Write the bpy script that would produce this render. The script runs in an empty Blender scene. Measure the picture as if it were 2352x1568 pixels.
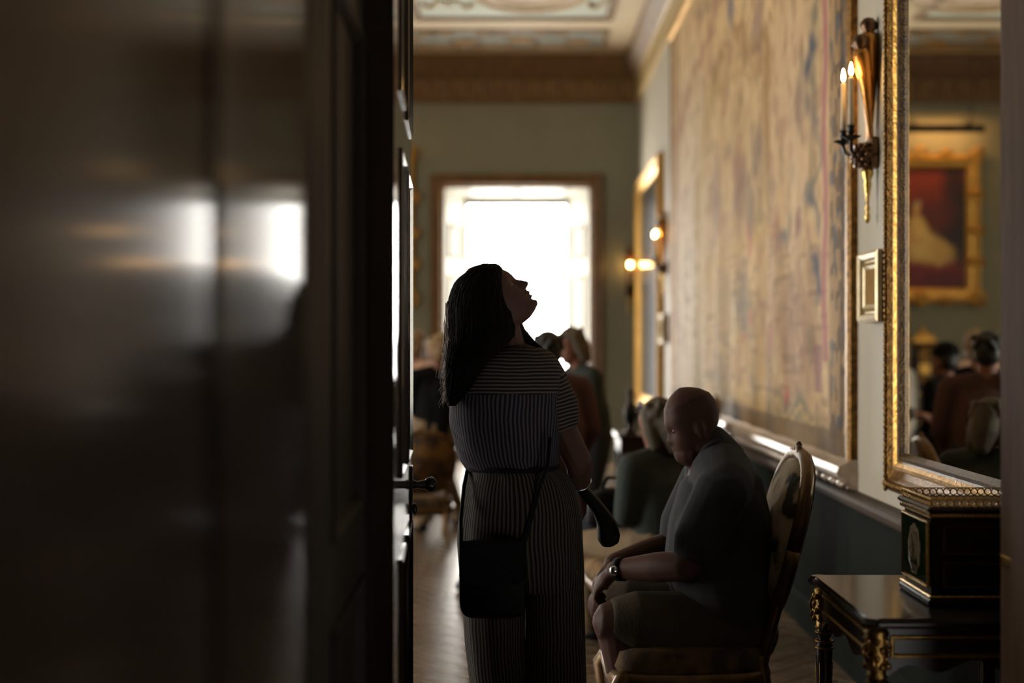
import bpy, math, random
import numpy as np
from mathutils import Vector, Matrix

# ------------------------------------------------------------------ camera
H = 1.45                    # lens height (m)
F = 3267.0                  # focal length in px of the 2352 px frame (50 mm on 36 mm)
CX, CY = 1198.0, 793.0      # vanishing point of the room's long axis (+Y)
scene = bpy.context.scene
coll = scene.collection
cam_d = bpy.data.cameras.new('camera')
cam = bpy.data.objects.new('camera', cam_d)
coll.objects.link(cam)
cam.location = (0, 0, H)
cam.rotation_euler = (math.pi / 2, 0, 0)
cam_d.sensor_width = 36.0
cam_d.lens = 36.0 * F / 2352.0
cam_d.shift_x = -(CX - 1176.0) / 2352.0
cam_d.shift_y = (CY - 784.0) / 2352.0
cam_d.clip_start = 0.02
cam_d.clip_end = 200
cam_d.dof.use_dof = True
cam_d.dof.focus_distance = 4.52
cam_d.dof.aperture_fstop = 1.3
scene.camera = cam

# ------------------------------------------------------------------ sky
SKY = 23.0
world = bpy.data.worlds.new('overcast_sky')
scene.world = world
world.use_nodes = True
bg = world.node_tree.nodes['Background']
bg.inputs['Color'].default_value = (1.0, 0.965, 0.90, 1)
bg.inputs['Strength'].default_value = SKY
vs = scene.view_settings
vs.view_transform = 'Standard'
vs.look = 'None'
vs.exposure = 0.0
vs.gamma = 1.0
vs.use_curve_mapping = False
scene.cycles.max_bounces = 8
scene.cycles.adaptive_threshold = 0.025
scene.cycles.diffuse_bounces = 4
scene.cycles.glossy_bounces = 6
scene.cycles.transparent_max_bounces = 12
scene.cycles.sample_clamp_indirect = 6.0
scene.cycles.caustics_reflective = False

# room dimensions (m)
XR = 1.48          # right wall
XL = -7.4          # left wall
YF = 17.95         # far wall
YN = 3.45          # room side of the door wall
ZC = 5.10          # ceiling
WINDOWS = [(-0.06, 1.84), (-5.1, 1.84)]   # far wall: centre x, width
WZ0, WZ1 = 0.12, 3.44

for i, (wx, ww) in enumerate(WINDOWS):     # daylight portals in the window openings
    ld = bpy.data.lights.new('window_portal', 'AREA')
    ld.shape = 'RECTANGLE'
    ld.size = 1.36
    ld.size_y = WZ1 - WZ0 - 0.2
    ld.cycles.is_portal = True
    lo = bpy.data.objects.new('window_portal', ld)
    coll.objects.link(lo)
    lo.location = (wx, YF + 0.50, (WZ0 + WZ1) / 2)
    lo.rotation_euler = (-math.pi / 2, 0, 0)

LEFT_WINDOWS = [5.6, 8.6]           # left wall (out of view): centre y of each tall window
for wy in LEFT_WINDOWS:
    ld = bpy.data.lights.new('window_portal', 'AREA')
    ld.shape = 'RECTANGLE'; ld.size = 1.4; ld.size_y = 3.0
    ld.cycles.is_portal = True
    lo = bpy.data.objects.new('window_portal', ld)
    coll.objects.link(lo)
    lo.location = (XL - .20, wy, 1.9)
    lo.rotation_euler = (math.pi / 2, 0, -math.pi / 2)

rnd = random.Random(7)

# ------------------------------------------------------------------ helpers
def P(px, py, Y):
    return Vector(((px - CX) * Y / F, Y, H - (py - CY) * Y / F))


class B:
    """collects verts / faces / uvs, builds ONE mesh object"""
    def __init__(self):
        self.v, self.f, self.m, self.uv = [], [], [], []

    def add(self, vs, fs, mi=0, uvs=None):
        o = len(self.v)
        self.v += [tuple(p) for p in vs]
        for k, f in enumerate(fs):
            self.f.append([i + o for i in f])
            self.m.append(mi)
            self.uv.append(uvs[k] if uvs else None)
        return self

    def box(self, x0, x1, y0, y1, z0, z1, mi=0):
        vs = [(x, y, z) for z in (z0, z1) for y in (y0, y1) for x in (x0, x1)]
        fs = [(0, 2, 3, 1), (4, 5, 7, 6), (0, 1, 5, 4), (2, 6, 7, 3), (0, 4, 6, 2), (1, 3, 7, 5)]
        return self.add(vs, fs, mi)

    def bbox(self, x0, x1, y0, y1, z0, z1, b=0.01, mi=0):
        """box with chamfered edges"""
        b = min(b, (x1 - x0) / 2.01, (y1 - y0) / 2.01, (z1 - z0) / 2.01)
        o = len(self.v)
        X, Y, Z = (x0, x1), (y0, y1), (z0, z1)
        idx = {}
        for ix in (0, 1):
            for iy in (0, 1):
                for iz in (0, 1):
                    sx, sy, sz = (1, -1)[ix], (1, -1)[iy], (1, -1)[iz]
                    for a in range(3):
                        p = [X[ix] + sx * b, Y[iy] + sy * b, Z[iz] + sz * b]
                        p[a] = (X, Y, Z)[a][(ix, iy, iz)[a]]
                        idx[(ix, iy, iz, a)] = len(self.v)
                        self.v.append(tuple(p))
        def F_(l):
            self.f.append(l); self.m.append(mi); self.uv.append(None)
        for a in range(3):
            b1, b2 = (a + 1) % 3, (a + 2) % 3
            for s in (0, 1):
                def k(p, q):
                    c = [0, 0, 0]; c[a] = s; c[b1] = p; c[b2] = q
                    return idx[(c[0], c[1], c[2], a)]
                l = [k(0, 0), k(1, 0), k(1, 1), k(0, 1)]
                F_(l if s else l[::-1])
        for a in range(3):          # edges along axis a
            b1, b2 = (a + 1) % 3, (a + 2) % 3
            for p in (0, 1):
                for q in (0, 1):
                    def k(t, ax):
                        c = [0, 0, 0]; c[a] = t; c[b1] = p; c[b2] = q
                        return idx[(c[0], c[1], c[2], ax)]
                    F_([k(0, b1), k(0, b2), k(1, b2), k(1, b1)])
        for ix in (0, 1):
            for iy in (0, 1):
                for iz in (0, 1):
                    F_([idx[(ix, iy, iz, a)] for a in range(3)])
        return self

    def rings(self, rings, cap=True, closed=True, mi=0, uv=False):
        n = len(rings[0])
        vs = [tuple(p) for r in rings for p in r]
        fs, uvs = [], []
        L = []
        if uv:
            acc = 0
            for i, r in enumerate(rings):
                if i:
                    a = sum((Vector(p) for p in rings[i - 1]), Vector()) / n
                    b = sum((Vector(p) for p in r), Vector()) / n
                    acc += (a - b).length
                L.append(acc)
            mid = rings[len(rings) // 2]
            circ = sum((Vector(mid[j]) - Vector(mid[(j + 1) % n])).length for j in range(n))
        for i in range(len(rings) - 1):
            for j in range(n if closed else n - 1):
                k = (j + 1) % n
                fs.append((i * n + j, i * n + k, (i + 1) * n + k, (i + 1) * n + j))
                if uv:
                    u0, u1 = j / n * circ, (j + 1) / n * circ
                    uvs.append([(u0, L[i]), (u1, L[i]), (u1, L[i + 1]), (u0, L[i + 1])])
        if cap and closed:
            fs.append(tuple(range(n))[::-1])
            fs.append(tuple((len(rings) - 1) * n + j for j in range(n)))
            if uv:
                uvs += [[(0, 0)] * n, [(0, L[-1])] * n]
        return self.add(vs, fs, mi, uvs if uv else None)

    def tube(self, pts, rads, n=10, caps=True, mi=0, flat=None):
        """tapered tube along a path; hemispherical ends when caps"""
        pts = [Vector(p) for p in pts]
        if not hasattr(rads, '__len__'):
            rads = [rads] * len(pts)
        P_, R_ = list(pts), list(rads)
        if caps:
            d0 = (pts[0] - pts[1]).normalized(); d1 = (pts[-1] - pts[-2]).normalized()
            P_ = [pts[0] + d0 * rads[0] * .97, pts[0] + d0 * rads[0] * .72] + pts + \
                 [pts[-1] + d1 * rads[-1] * .72, pts[-1] + d1 * rads[-1] * .97]
            R_ = [rads[0] * .22, rads[0] * .70] + list(rads) + [rads[-1] * .70, rads[-1] * .22]
        rings = []
        t = (P_[1] - P_[0]).normalized()
        a = Vector((0, 0, 1)) if abs(t.z) < .9 else Vector((1, 0, 0))
        nrm = (a - t * a.dot(t)).normalized()
        for i, p in enumerate(P_):
            if i == 0: t = P_[1] - P_[0]
            elif i == len(P_) - 1: t = P_[-1] - P_[-2]
            else: t = (P_[i + 1] - P_[i]).normalized() + (P_[i] - P_[i - 1]).normalized()
            if t.length < 1e-9: t = P_[i] - P_[i - 1]
            t = t.normalized()
            nrm = (nrm - t * nrm.dot(t)).normalized()
            bn = t.cross(nrm)
            r = R_[i]
            rings.append([p + (nrm * math.cos(2 * math.pi * k / n) + bn * math.sin(2 * math.pi * k / n)) * r for k in range(n)])
        return self.rings(rings, mi=mi)

    def ell(self, c, r, n=14, m=9, M=None, mi=0):
        c = Vector(c)
        if not hasattr(r, '__len__'): r = (r, r, r)
        rings = []
        for i in range(m + 1):
            th = math.pi * (0.02 + .96 * i / m)
            row = []
            for j in range(n):
                ph = 2 * math.pi * j / n
                p = Vector((r[0] * math.sin(th) * math.cos(ph), r[1] * math.sin(th) * math.sin(ph), -r[2] * math.cos(th)))
                if M is not None: p = M @ p
                row.append(c + p)
            rings.append(row)
        return self.rings(rings, mi=mi)

    def lathe(self, prof, c=(0, 0, 0), n=14, ax='z', mi=0):
        rings = []
        for r, h in prof:
            row = []
            for j in range(n):
                a = 2 * math.pi * j / n
                p = (r * math.cos(a), r * math.sin(a), h)
                if ax == 'x': p = (h, r * math.cos(a), r * math.sin(a))
                if ax == 'y': p = (r * math.cos(a), h, r * math.sin(a))
                row.append((p[0] + c[0], p[1] + c[1], p[2] + c[2]))
            rings.append(row)
        return self.rings(rings, mi=mi)

    def frame(self, u0, u1, v0, v1, prof, fn, mi=0, closed=False):
        """mitred moulding round a rectangle; prof = [(inset, height)], fn(u, v, h) -> point"""
        loops = [[fn(u0 + d, v0 + d, h), fn(u1 - d, v0 + d, h), fn(u1 - d, v1 - d, h), fn(u0 + d, v1 - d, h)] for d, h in prof]
        if closed: loops.append(loops[0])
        return self.rings(loops, cap=False, mi=mi)

    def strip(self, prof, a, b, fn, mi=0):
        """straight moulding: prof [(p, q)] swept from a to b; fn(t, p, q)"""
        r0 = [fn(a, p, q) for p, q in prof]
        r1 = [fn(b, p, q) for p, q in prof]
        return self.rings([r0, r1], mi=mi)

    def mesh(self, name, smooth=False):
        me = bpy.data.meshes.new(name)
        me.from_pydata(self.v, [], self.f)
        if any(self.m):
            me.polygons.foreach_set('material_index', self.m)
        if any(u is not None for u in self.uv):
            lay = me.uv_layers.new(name='UVMap')
            for p, u in zip(me.polygons, self.uv):
                if u is None: continue
                for li, c in zip(p.loop_indices, u):
                    lay.data[li].uv = c
        if smooth:
            me.polygons.foreach_set('use_smooth', [True] * len(me.polygons))
        me.update()
        return me

    def build(self, name, mat, parent=None, smooth=False):
        return link(name, self.mesh(name, smooth), mat, parent)


def link(name, me, mat, parent=None):
    for m in (mat if isinstance(mat, (list, tuple)) else [mat]):
        me.materials.append(m)
    o = bpy.data.objects.new(name, me)
    coll.objects.link(o)
    if parent is not None:
        o.parent = parent
    return o


def empty(name, loc=(0, 0, 0), rz=0):
    o = bpy.data.objects.new(name, None)
    coll.objects.link(o)
    o.location = loc
    o.rotation_euler = (0, 0, rz)
    o.empty_display_size = .1
    return o


def tag(o, label, cat, group=None):
    o['label'] = label
    o['category'] = cat
    if group: o['group'] = group
    return o


def struct(o, label=None):
    o['kind'] = 'structure'
    if label: o['label'] = label
    return o


def copy_tree(o, parent=None):
    c = o.copy()
    coll.objects.link(c)
    c.parent = parent
    for ch in list(o.children):
        copy_tree(ch, c)
    return c


def fuse(b, voxel, smooth=4, fac=.5):
    """voxel-remesh overlapping closed shapes into one continuous skin"""
    me = b.mesh('tmp')
    ob = bpy.data.objects.new('tmp', me)
    coll.objects.link(ob)
    m = ob.modifiers.new('r', 'REMESH')
    m.mode = 'VOXEL'; m.voxel_size = voxel; m.use_smooth_shade = True
    if smooth:
        s = ob.modifiers.new('s', 'SMOOTH'); s.iterations = smooth; s.factor = fac
    bpy.context.view_layer.update()
    dg = bpy.context.evaluated_depsgraph_get()
    out = bpy.data.meshes.new_from_object(ob.evaluated_get(dg))
    bpy.data.objects.remove(ob); bpy.data.meshes.remove(me)
    out.materials.clear()
    return out


# ------------------------------------------------------------------ materials
def nd(nt, t, **kw):
    n = nt.nodes.new(t)
    for k, v in kw.items():
        if k in n.inputs: n.inputs[k].default_value = v
        else: setattr(n, k, v)
    return n


def mat(name, c1, c2=None, rough=.6, metal=0.0, scale=6.0, stretch=(1, 1, 1), bump=0.0, bscale=None, coat=0.0, spec=.5, rvar=0.0, sheen=0.0):
    m = bpy.data.materials.new(name)
    m.use_nodes = True
    nt = m.node_tree
    p = nt.nodes['Principled BSDF']
    p.inputs['Roughness'].default_value = rough
    p.inputs['Metallic'].default_value = metal
    p.inputs['Specular IOR Level'].default_value = spec
    if coat:
        p.inputs['Coat Weight'].default_value = coat
        p.inputs['Coat Roughness'].default_value = .06
    if sheen:
        p.inputs['Sheen Weight'].default_value = sheen
    tc = nd(nt, 'ShaderNodeTexCoord')
    mp = nd(nt, 'ShaderNodeMapping')
    mp.inputs['Scale'].default_value = stretch
    nt.links.new(tc.outputs['Object'], mp.inputs['Vector'])
    nz = nd(nt, 'ShaderNodeTexNoise', Scale=scale, Detail=5.0)
    nt.links.new(mp.outputs[0], nz.inputs['Vector'])
    c2 = c2 or tuple(x * .75 for x in c1)
    rp = nd(nt, 'ShaderNodeValToRGB')
    rp.color_ramp.elements[0].position = .3; rp.color_ramp.elements[1].position = .7
    rp.color_ramp.elements[0].color = (*c2, 1); rp.color_ramp.elements[1].color = (*c1, 1)
    nt.links.new(nz.outputs['Fac'], rp.inputs['Fac'])
    nt.links.new(rp.outputs[0], p.inputs['Base Color'])
    if rvar:
        mr = nd(nt, 'ShaderNodeMapRange')
        mr.inputs['To Min'].default_value = rough - rvar; mr.inputs['To Max'].default_value = rough + rvar
        nt.links.new(nz.outputs['Fac'], mr.inputs['Value'])
        nt.links.new(mr.outputs[0], p.inputs['Roughness'])
    if bump:
        n2 = nd(nt, 'ShaderNodeTexNoise', Scale=bscale or scale * 4, Detail=4.0)
        nt.links.new(mp.outputs[0], n2.inputs['Vector'])
        bp = nd(nt, 'ShaderNodeBump', Strength=bump, Distance=.01)
        nt.links.new(n2.outputs['Fac'], bp.inputs['Height'])
        nt.links.new(bp.outputs[0], p.inputs['Normal'])
    return m


def emit(name, col, strength):
    m = bpy.data.materials.new(name)
    m.use_nodes = True
    nt = m.node_tree
    nt.nodes.clear()
    e = nd(nt, 'ShaderNodeEmission', Strength=strength)
    e.inputs['Color'].default_value = (*col, 1)
    o = nd(nt, 'ShaderNodeOutputMaterial')
    nt.links.new(e.outputs[0], o.inputs[0])
    return m


def striped(name, light, dark, period, axis):
    """woven stripes along the cloth's own UV (axis 0: lines run lengthwise, 1: round)"""
    m = mat(name, light, rough=.85, scale=300, bump=.08, spec=.2)
    nt = m.node_tree
    p = nt.nodes['Principled BSDF']
    uv = nd(nt, 'ShaderNodeUVMap')
    sp = nd(nt, 'ShaderNodeSeparateXYZ')
    nt.links.new(uv.outputs[0], sp.inputs[0])
    wob = nd(nt, 'ShaderNodeTexNoise', Scale=9.0)
    nt.links.new(uv.outputs[0], wob.inputs['Vector'])
    ad = nd(nt, 'ShaderNodeMath', operation='MULTIPLY_ADD')
    nt.links.new(wob.outputs['Fac'], ad.inputs[0]); ad.inputs[1].default_value = .012
    nt.links.new(sp.outputs[axis], ad.inputs[2])
    mu = nd(nt, 'ShaderNodeMath', operation='MULTIPLY'); mu.inputs[1].default_value = 2 * math.pi / period
    nt.links.new(ad.outputs[0], mu.inputs[0])
    si = nd(nt, 'ShaderNodeMath', operation='SINE')
    nt.links.new(mu.outputs[0], si.inputs[0])
    rp = nd(nt, 'ShaderNodeValToRGB')
    rp.color_ramp.elements[0].position = .45; rp.color_ramp.elements[1].position = .6
    rp.color_ramp.elements[0].color = (*dark, 1); rp.color_ramp.elements[1].color = (*light, 1)
    mr = nd(nt, 'ShaderNodeMath', operation='MULTIPLY_ADD'); mr.inputs[1].default_value = .5; mr.inputs[2].default_value = .5
    nt.links.new(si.outputs[0], mr.inputs[0])
    nt.links.new(mr.outputs[0], rp.inputs['Fac'])
    nt.links.new(rp.outputs[0], p.inputs['Base Color'])
    return m


def attr_mat(name, rough=.8, grain=.15, gscale=60, stretch=(1, 1, 1), bump=.2, spec=.3):
    """colour from the design woven / painted on the mesh ('design'), broken up by a procedural grain"""
    m = mat(name, (1, 1, 1), (1 - grain, 1 - grain, 1 - grain), rough=rough, scale=gscale, stretch=stretch, bump=bump, bscale=gscale * 1.5, spec=spec)
    nt = m.node_tree
    p = nt.nodes['Principled BSDF']
    at = nd(nt, 'ShaderNodeVertexColor'); at.layer_name = 'design'
    rp = [n for n in nt.nodes if n.type == 'VALTORGB'][0]
    mx = nd(nt, 'ShaderNodeMix', data_type='RGBA', blend_type='MULTIPLY')
    mx.inputs[0].default_value = 1.0
    nt.links.new(at.outputs['Color'], mx.inputs[6]); nt.links.new(rp.outputs[0], mx.inputs[7])
    nt.links.new(mx.outputs[2], p.inputs['Base Color'])
    return m


def srgb(r, g, b):
    def c(x):
        x /= 255.0
        return x / 12.92 if x <= .04045 else ((x + .055) / 1.055) ** 2.4
    return (c(r), c(g), c(b))


M = {}
M['sage'] = mat('sage_wall_paint', (.27, .258, .185), (.25, .238, .17), rough=.65, spec=.15, scale=3, bump=.03, bscale=90)
M['lit_wall'] = mat('sage_wall_paint_lit', (.53, .48, .385), (.50, .45, .36), rough=.65, spec=.15, scale=3, bump=.03, bscale=90)  # sage paint again, made paler: daylight on the right wall put into the colour
M['dado'] = mat('dado_paint', (.012, .0145, .012), (.010, .012, .0095), rough=.7, spec=.02, scale=3, bump=.03, bscale=90)
M['olive_gold'] = mat('bronzed_moulding', (.20, .105, .035), (.14, .07, .022), rough=.42, scale=8, bump=.06)
M['cream'] = mat('cream_plaster', (.76, .63, .42), (.71, .58, .38), rough=.6, scale=2, bump=.03)
M['pale_green'] = mat('pale_green_plaster', (.62, .66, .55), (.58, .62, .51), rough=.7, scale=2)
M['brown_mould'] = mat('brown_gilt_moulding', (.30, .175, .07), (.20, .11, .04), rough=.45, scale=10)
M['mauve'] = mat('mauve_plaster', (.42, .33, .26), (.36, .28, .21), rough=.6, scale=3)
M['gold'] = mat('gilt', (.83, .50, .13), (.42, .21, .04), rough=.34, metal=.85, scale=30, bump=.35, bscale=90, rvar=.08)
M['gold_dark'] = mat('aged_gilt', (.30, .155, .035), (.10, .045, .010), rough=.36, metal=.8, scale=40, bump=.5, bscale=120)
M['brass'] = mat('ormolu', (.85, .58, .20), (.55, .33, .09), rough=.25, metal=1.0, scale=40, bump=.2, bscale=160)
M['bronze'] = mat('dark_bronze', (.17, .095, .05), (.09, .05, .03), rough=.3, metal=.85, scale=30, bump=.15)
M['black_metal'] = mat('black_iron', (.02, .017, .015), (.012, .01, .01), rough=.3, metal=.6)
M['lacquer'] = mat('dark_lacquered_mahogany', (.012, .007, .004), (.006, .0035, .002), rough=.13, scale=5, stretch=(8, 8, .5), spec=.5, rvar=.02)
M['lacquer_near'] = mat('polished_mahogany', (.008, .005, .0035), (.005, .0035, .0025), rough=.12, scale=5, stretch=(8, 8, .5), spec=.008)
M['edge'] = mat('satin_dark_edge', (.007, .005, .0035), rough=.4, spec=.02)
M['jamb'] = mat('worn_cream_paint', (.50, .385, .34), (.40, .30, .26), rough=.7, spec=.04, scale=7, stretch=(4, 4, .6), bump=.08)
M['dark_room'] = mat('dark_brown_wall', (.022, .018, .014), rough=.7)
M['oak'] = mat('oak_parquet', (.19, .13, .082), (.125, .08, .048), rough=.27, scale=4, stretch=(1, 14, 14), bump=.06, rvar=.05, spec=.4)
M['oak2'] = mat('pale_oak_parquet', (.22, .155, .10), (.155, .105, .065), rough=.27, scale=4, stretch=(1, 14, 14), bump=.06, rvar=.05, spec=.4)
M['oak_sub'] = mat('oak_floor', (.19, .13, .08), (.14, .09, .055), rough=.30, scale=4, stretch=(8, 1.2, 8))
M['mahogany'] = mat('mahogany', (.025, .009, .006), (.011, .005, .0035), rough=.36, scale=6, stretch=(1, 6, 6), spec=.3)
M['marble'] = mat('dark_polished_top', (.045, .036, .032), (.022, .016, .013), rough=.24, scale=6, coat=.1)
M['plaque_green'] = mat('green_porcelain', (.018, .10, .055), (.012, .075, .04), rough=.12, coat=.6)
M['shutter_paint'] = mat('ivory_shutter_paint', (.48, .46, .40), (.46, .44, .38), rough=.5, spec=.1)
M['table_mount'] = mat('dull_ormolu', (.42, .26, .08), (.20, .11, .03), rough=.3, metal=1.0, scale=40, bump=.3, bscale=160)
M['white_paint'] = mat('white_painted_wood', (.80, .79, .74), (.76, .75, .70), rough=.45)
M['shutter_line'] = mat('cream_gilt_bead', (.20, .16, .09), rough=.5, spec=.1)
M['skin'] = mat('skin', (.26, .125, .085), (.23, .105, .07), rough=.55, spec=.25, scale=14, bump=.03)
M['skin_shaded'] = mat('shaded_skin', (.080, .036, .026), (.065, .028, .020), rough=.6, scale=14, bump=.03, spec=.2)  # skin darkened so the two near figures carry their backlit shade in the colour
M['hair_strand'] = mat('loose_hair_lit', (.16, .085, .045), (.08, .045, .025), rough=.4, scale=30)  # window light on the wisps put into the colour, paler than the dark hair
M['rail'] = mat('dark_rail', (.075, .05, .035), (.05, .034, .024), rough=.6, scale=12, bump=.1, spec=.2)
M['frame_dark'] = mat('dark_gilt_hollow', (.10, .052, .012), (.035, .018, .005), rough=.4, metal=.6, scale=40, bump=.3, bscale=120)
M['hair_dark'] = mat('dark_brown_hair', (.007, .005, .004), (.004, .003, .0025), rough=.6, spec=.06, scale=30, stretch=(8, 8, .6), bump=.4, bscale=60)
M['hair_grey'] = mat('grey_hair', (.15, .125, .092), (.085, .068, .048), rough=.6, spec=.2, scale=30, stretch=(8, 8, .8), bump=.5, bscale=60)
M['hair_blonde'] = mat('blonde_hair', (.40, .26, .12), (.25, .15, .06), rough=.45, scale=30, stretch=(8, 8, .8), bump=.5, bscale=60)
M['hair_black'] = mat('black_hair', (.012, .010, .009), rough=.45, scale=30, bump=.4)
M['black_cloth'] = mat('black_cloth', (.007, .0065, .0065), rough=.9, scale=80, bump=.15, spec=.15)
M['green_cloth'] = mat('dark_green_cloth', (.018, .024, .018), rough=.85, scale=60, bump=.15)
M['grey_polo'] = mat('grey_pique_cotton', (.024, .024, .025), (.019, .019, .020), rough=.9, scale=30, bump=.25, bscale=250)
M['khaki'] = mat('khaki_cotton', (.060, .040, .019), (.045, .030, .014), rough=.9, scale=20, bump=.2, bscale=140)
M['tan_cloth'] = mat('tan_cloth', (.24, .16, .085), (.19, .125, .065), rough=.85, scale=20, bump=.2, bscale=100)
M['plum_cloth'] = mat('plum_cotton', (.085, .040, .040), (.065, .03, .03), rough=.85, scale=40, bump=.2)
M['salmon_cloth'] = mat('salmon_cotton', (.62, .36, .24), rough=.8, scale=40, bump=.1)
M['pale_cloth'] = mat('pale_shirt', (.50, .45, .38), rough=.85, scale=40, bump=.15)
M['teal_cloth'] = mat('muted_green_jersey', (.035, .046, .038), rough=.85, scale=40, bump=.15)
M['navy_cloth'] = mat('navy_cloth', (.02, .022, .03), rough=.85, scale=40, bump=.1)
M['black_leather'] = mat('black_leather', (.006, .0055, .0055), rough=.5, scale=60, bump=.1, bscale=300, spec=.06)
M['glassy'] = mat('watch_glass', (.02, .02, .025), rough=.05, coat=1)
M['steel'] = mat('steel', (.7, .7, .72), rough=.2, metal=1)
M['blue_lens'] = mat('blue_sunglass_lens', (.03, .06, .22), rough=.05, coat=1)
M['wax'] = mat('candle_wax', (.80, .66, .46), rough=.5, scale=10)
M['wax'].node_tree.nodes['Principled BSDF'].inputs['Subsurface Weight'].default_value = .3
M['wax'].node_tree.nodes['Principled BSDF'].inputs['Subsurface Radius'].default_value = (.03, .015, .006)
M['flame'] = emit('candle_flame', (1.0, .55, .16), 150.0)
M['lamp_glow'] = emit('picture_lamp_tube', (1.0, .52, .18), 95.0)
M['mirror'] = bpy.data.materials.new('mirror_glass')
M['mirror'].use_nodes = True
_p = M['mirror'].node_tree.nodes['Principled BSDF']
_p.inputs['Metallic'].default_value = 1; _p.inputs['Roughness'].default_value = .012
_p.inputs['Base Color'].default_value = (.80, .79, .72, 1)
M['old_mirror'] = mat('old_mirror_glass', (.20, .21, .235), (.15, .16, .18), rough=.16, metal=1, scale=2)
# window glass: clear pane with a faint surface reflection
M['pane'] = bpy.data.materials.new('window_glass')
M['pane'].use_nodes = True
_nt = M['pane'].node_tree
_nt.nodes.clear()
_o = nd(_nt, 'ShaderNodeOutputMaterial'); _mx = nd(_nt, 'ShaderNodeMixShader'); _mx.inputs[0].default_value = .05
_t = nd(_nt, 'ShaderNodeBsdfTransparent'); _g = nd(_nt, 'ShaderNodeBsdfGlossy', Roughness=.02)
_nt.links.new(_t.outputs[0], _mx.inputs[1]); _nt.links.new(_g.outputs[0], _mx.inputs[2]); _nt.links.new(_mx.outputs[0], _o.inputs[0])

# woven chair upholstery: cream ground with dark flowers
def upholstery(name, a, b, c):
    m = mat(name, a, rough=.9, scale=9, bump=.2, bscale=200)
    nt = m.node_tree
    rp = [n for n in nt.nodes if n.type == 'VALTORGB'][0]
    rp.color_ramp.interpolation = 'EASE'
    rp.color_ramp.elements[0].position = .40; rp.color_ramp.elements[0].color = (*b, 1)
    rp.color_ramp.elements[1].position = .52; rp.color_ramp.elements[1].color = (*a, 1)
    e = rp.color_ramp.elements.new(.62); e.color = (*c, 1)
    return m
M['uphol'] = upholstery('floral_tapestry_upholstery', (.50, .39, .25), (.03, .025, .02), (.60, .49, .34))
M['uphol_brown'] = upholstery('brown_tapestry_upholstery', (.13, .075, .03), (.06, .035, .02), (.24, .13, .04))


# ================================================================== STRUCTURE
# ---- floor: oak parquet laid in herringbone; planks near the camera's view are pieces of their own
floor = struct(B().box(XL - .3, XR + .3, -3.0, YF + .05, -.12, -.012).build('floor', M['oak_sub']), 'oak parquet floor laid in herringbone')
PL, PWD = .70, .14
plank_me = [B().bbox(-PL / 2 + .002, PL / 2 - .002, -PWD / 2 + .002, PWD / 2 - .002, -.012, 0, .0025).mesh('plank') for _ in range(2)]
plank_me[0].materials.append(M['oak']); plank_me[1].materials.append(M['oak2'])
planks = []
s2 = math.sqrt(.5)
for i in range(-8, 24):
    for j in range(-10, 110):
        # herringbone lattice (45 deg): columns along Y
        for k in (0, 1):
            d = PL * s2
            cx = -.75 + i * 2 * (d - PWD * s2 * 0) * .5 * 2 / 1
            # each column pair is 2*d wide minus the interlock
            x = -.9 + i * 2 * d + (k * d)
            y = 3.2 + j * PWD * math.sqrt(2) + (k * PWD * s2)
            if -1.15 < x < 1.62 and 3.5 + .3 < y < YF - .32:
                planks.append((x, y, math.radians(45 if k == 0 else -45)))
planks.sort(key=lambda t: t[1])
for n_, (x, y, a) in enumerate(planks[:300]):
    o = bpy.data.objects.new('plank', plank_me[n_ * 7 % 5 % 2])
    coll.objects.link(o); o.parent = floor
    o.location = (x, y, 0); o.rotation_euler = (0, 0, a)
if len(planks) > 300:
    b = B()
    for (x, y, a) in planks[300:]:
        c, s = math.cos(a), math.sin(a)
        t = B().bbox(-PL / 2 + .002, PL / 2 - .002, -PWD / 2 + .002, PWD / 2 - .002, -.012, 0, .0025)
        b.add([(x + c * p[0] - s * p[1], y + s * p[0] + c * p[1], p[2]) for p in t.v], t.f)
    o = b.build('far_planks', M['oak'], floor); o['kind'] = 'stuff'

# ---- walls
def wall_right():
    b = B()
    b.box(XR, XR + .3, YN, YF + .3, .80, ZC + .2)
    o = struct(b.build('wall_right', M['lit_wall']), 'sage green right-hand wall hung with the tapestry')
    B().box(XR - .012, XR + .3, YN, YF + .3, -.1, .80).build('dado', M['dado'], o)
    return o
wall_right()
b = B()
xs = []
# far wall with the window openings
edges = [XL - .3]
for wx, ww in sorted(WINDOWS):
    edges += [wx - ww / 2, wx + ww / 2]
edges.append(XR + .3)
for k in range(0, len(edges), 2):
    b.box(edges[k], edges[k + 1], YF, YF + .75, -.1, ZC + .2)
for wx, ww in WINDOWS:
    b.box(wx - ww / 2, wx + ww / 2, YF, YF + .75, WZ1, ZC + .2)
    b.box(wx - ww / 2, wx + ww / 2, YF, YF + .75, -.1, WZ0)
struct(b.build('wall_far', M['sage']), 'sage green far wall around the bright window')
b = B()
ed = [YN]
for wy in LEFT_WINDOWS: ed += [wy - .7, wy + .7]
ed.append(YF + .3)
for k in range(0, len(ed), 2): b.box(XL - .3, XL, ed[k], ed[k + 1], -.1, ZC + .2)
for wy in LEFT_WINDOWS:
    b.box(XL - .3, XL, wy - .7, wy + .7, -.1, .4); b.box(XL - .3, XL, wy - .7, wy + .7, 3.4, ZC + .2)
struct(b.build('wall_left', M['sage']), 'sage green left wall with tall windows')
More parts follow.
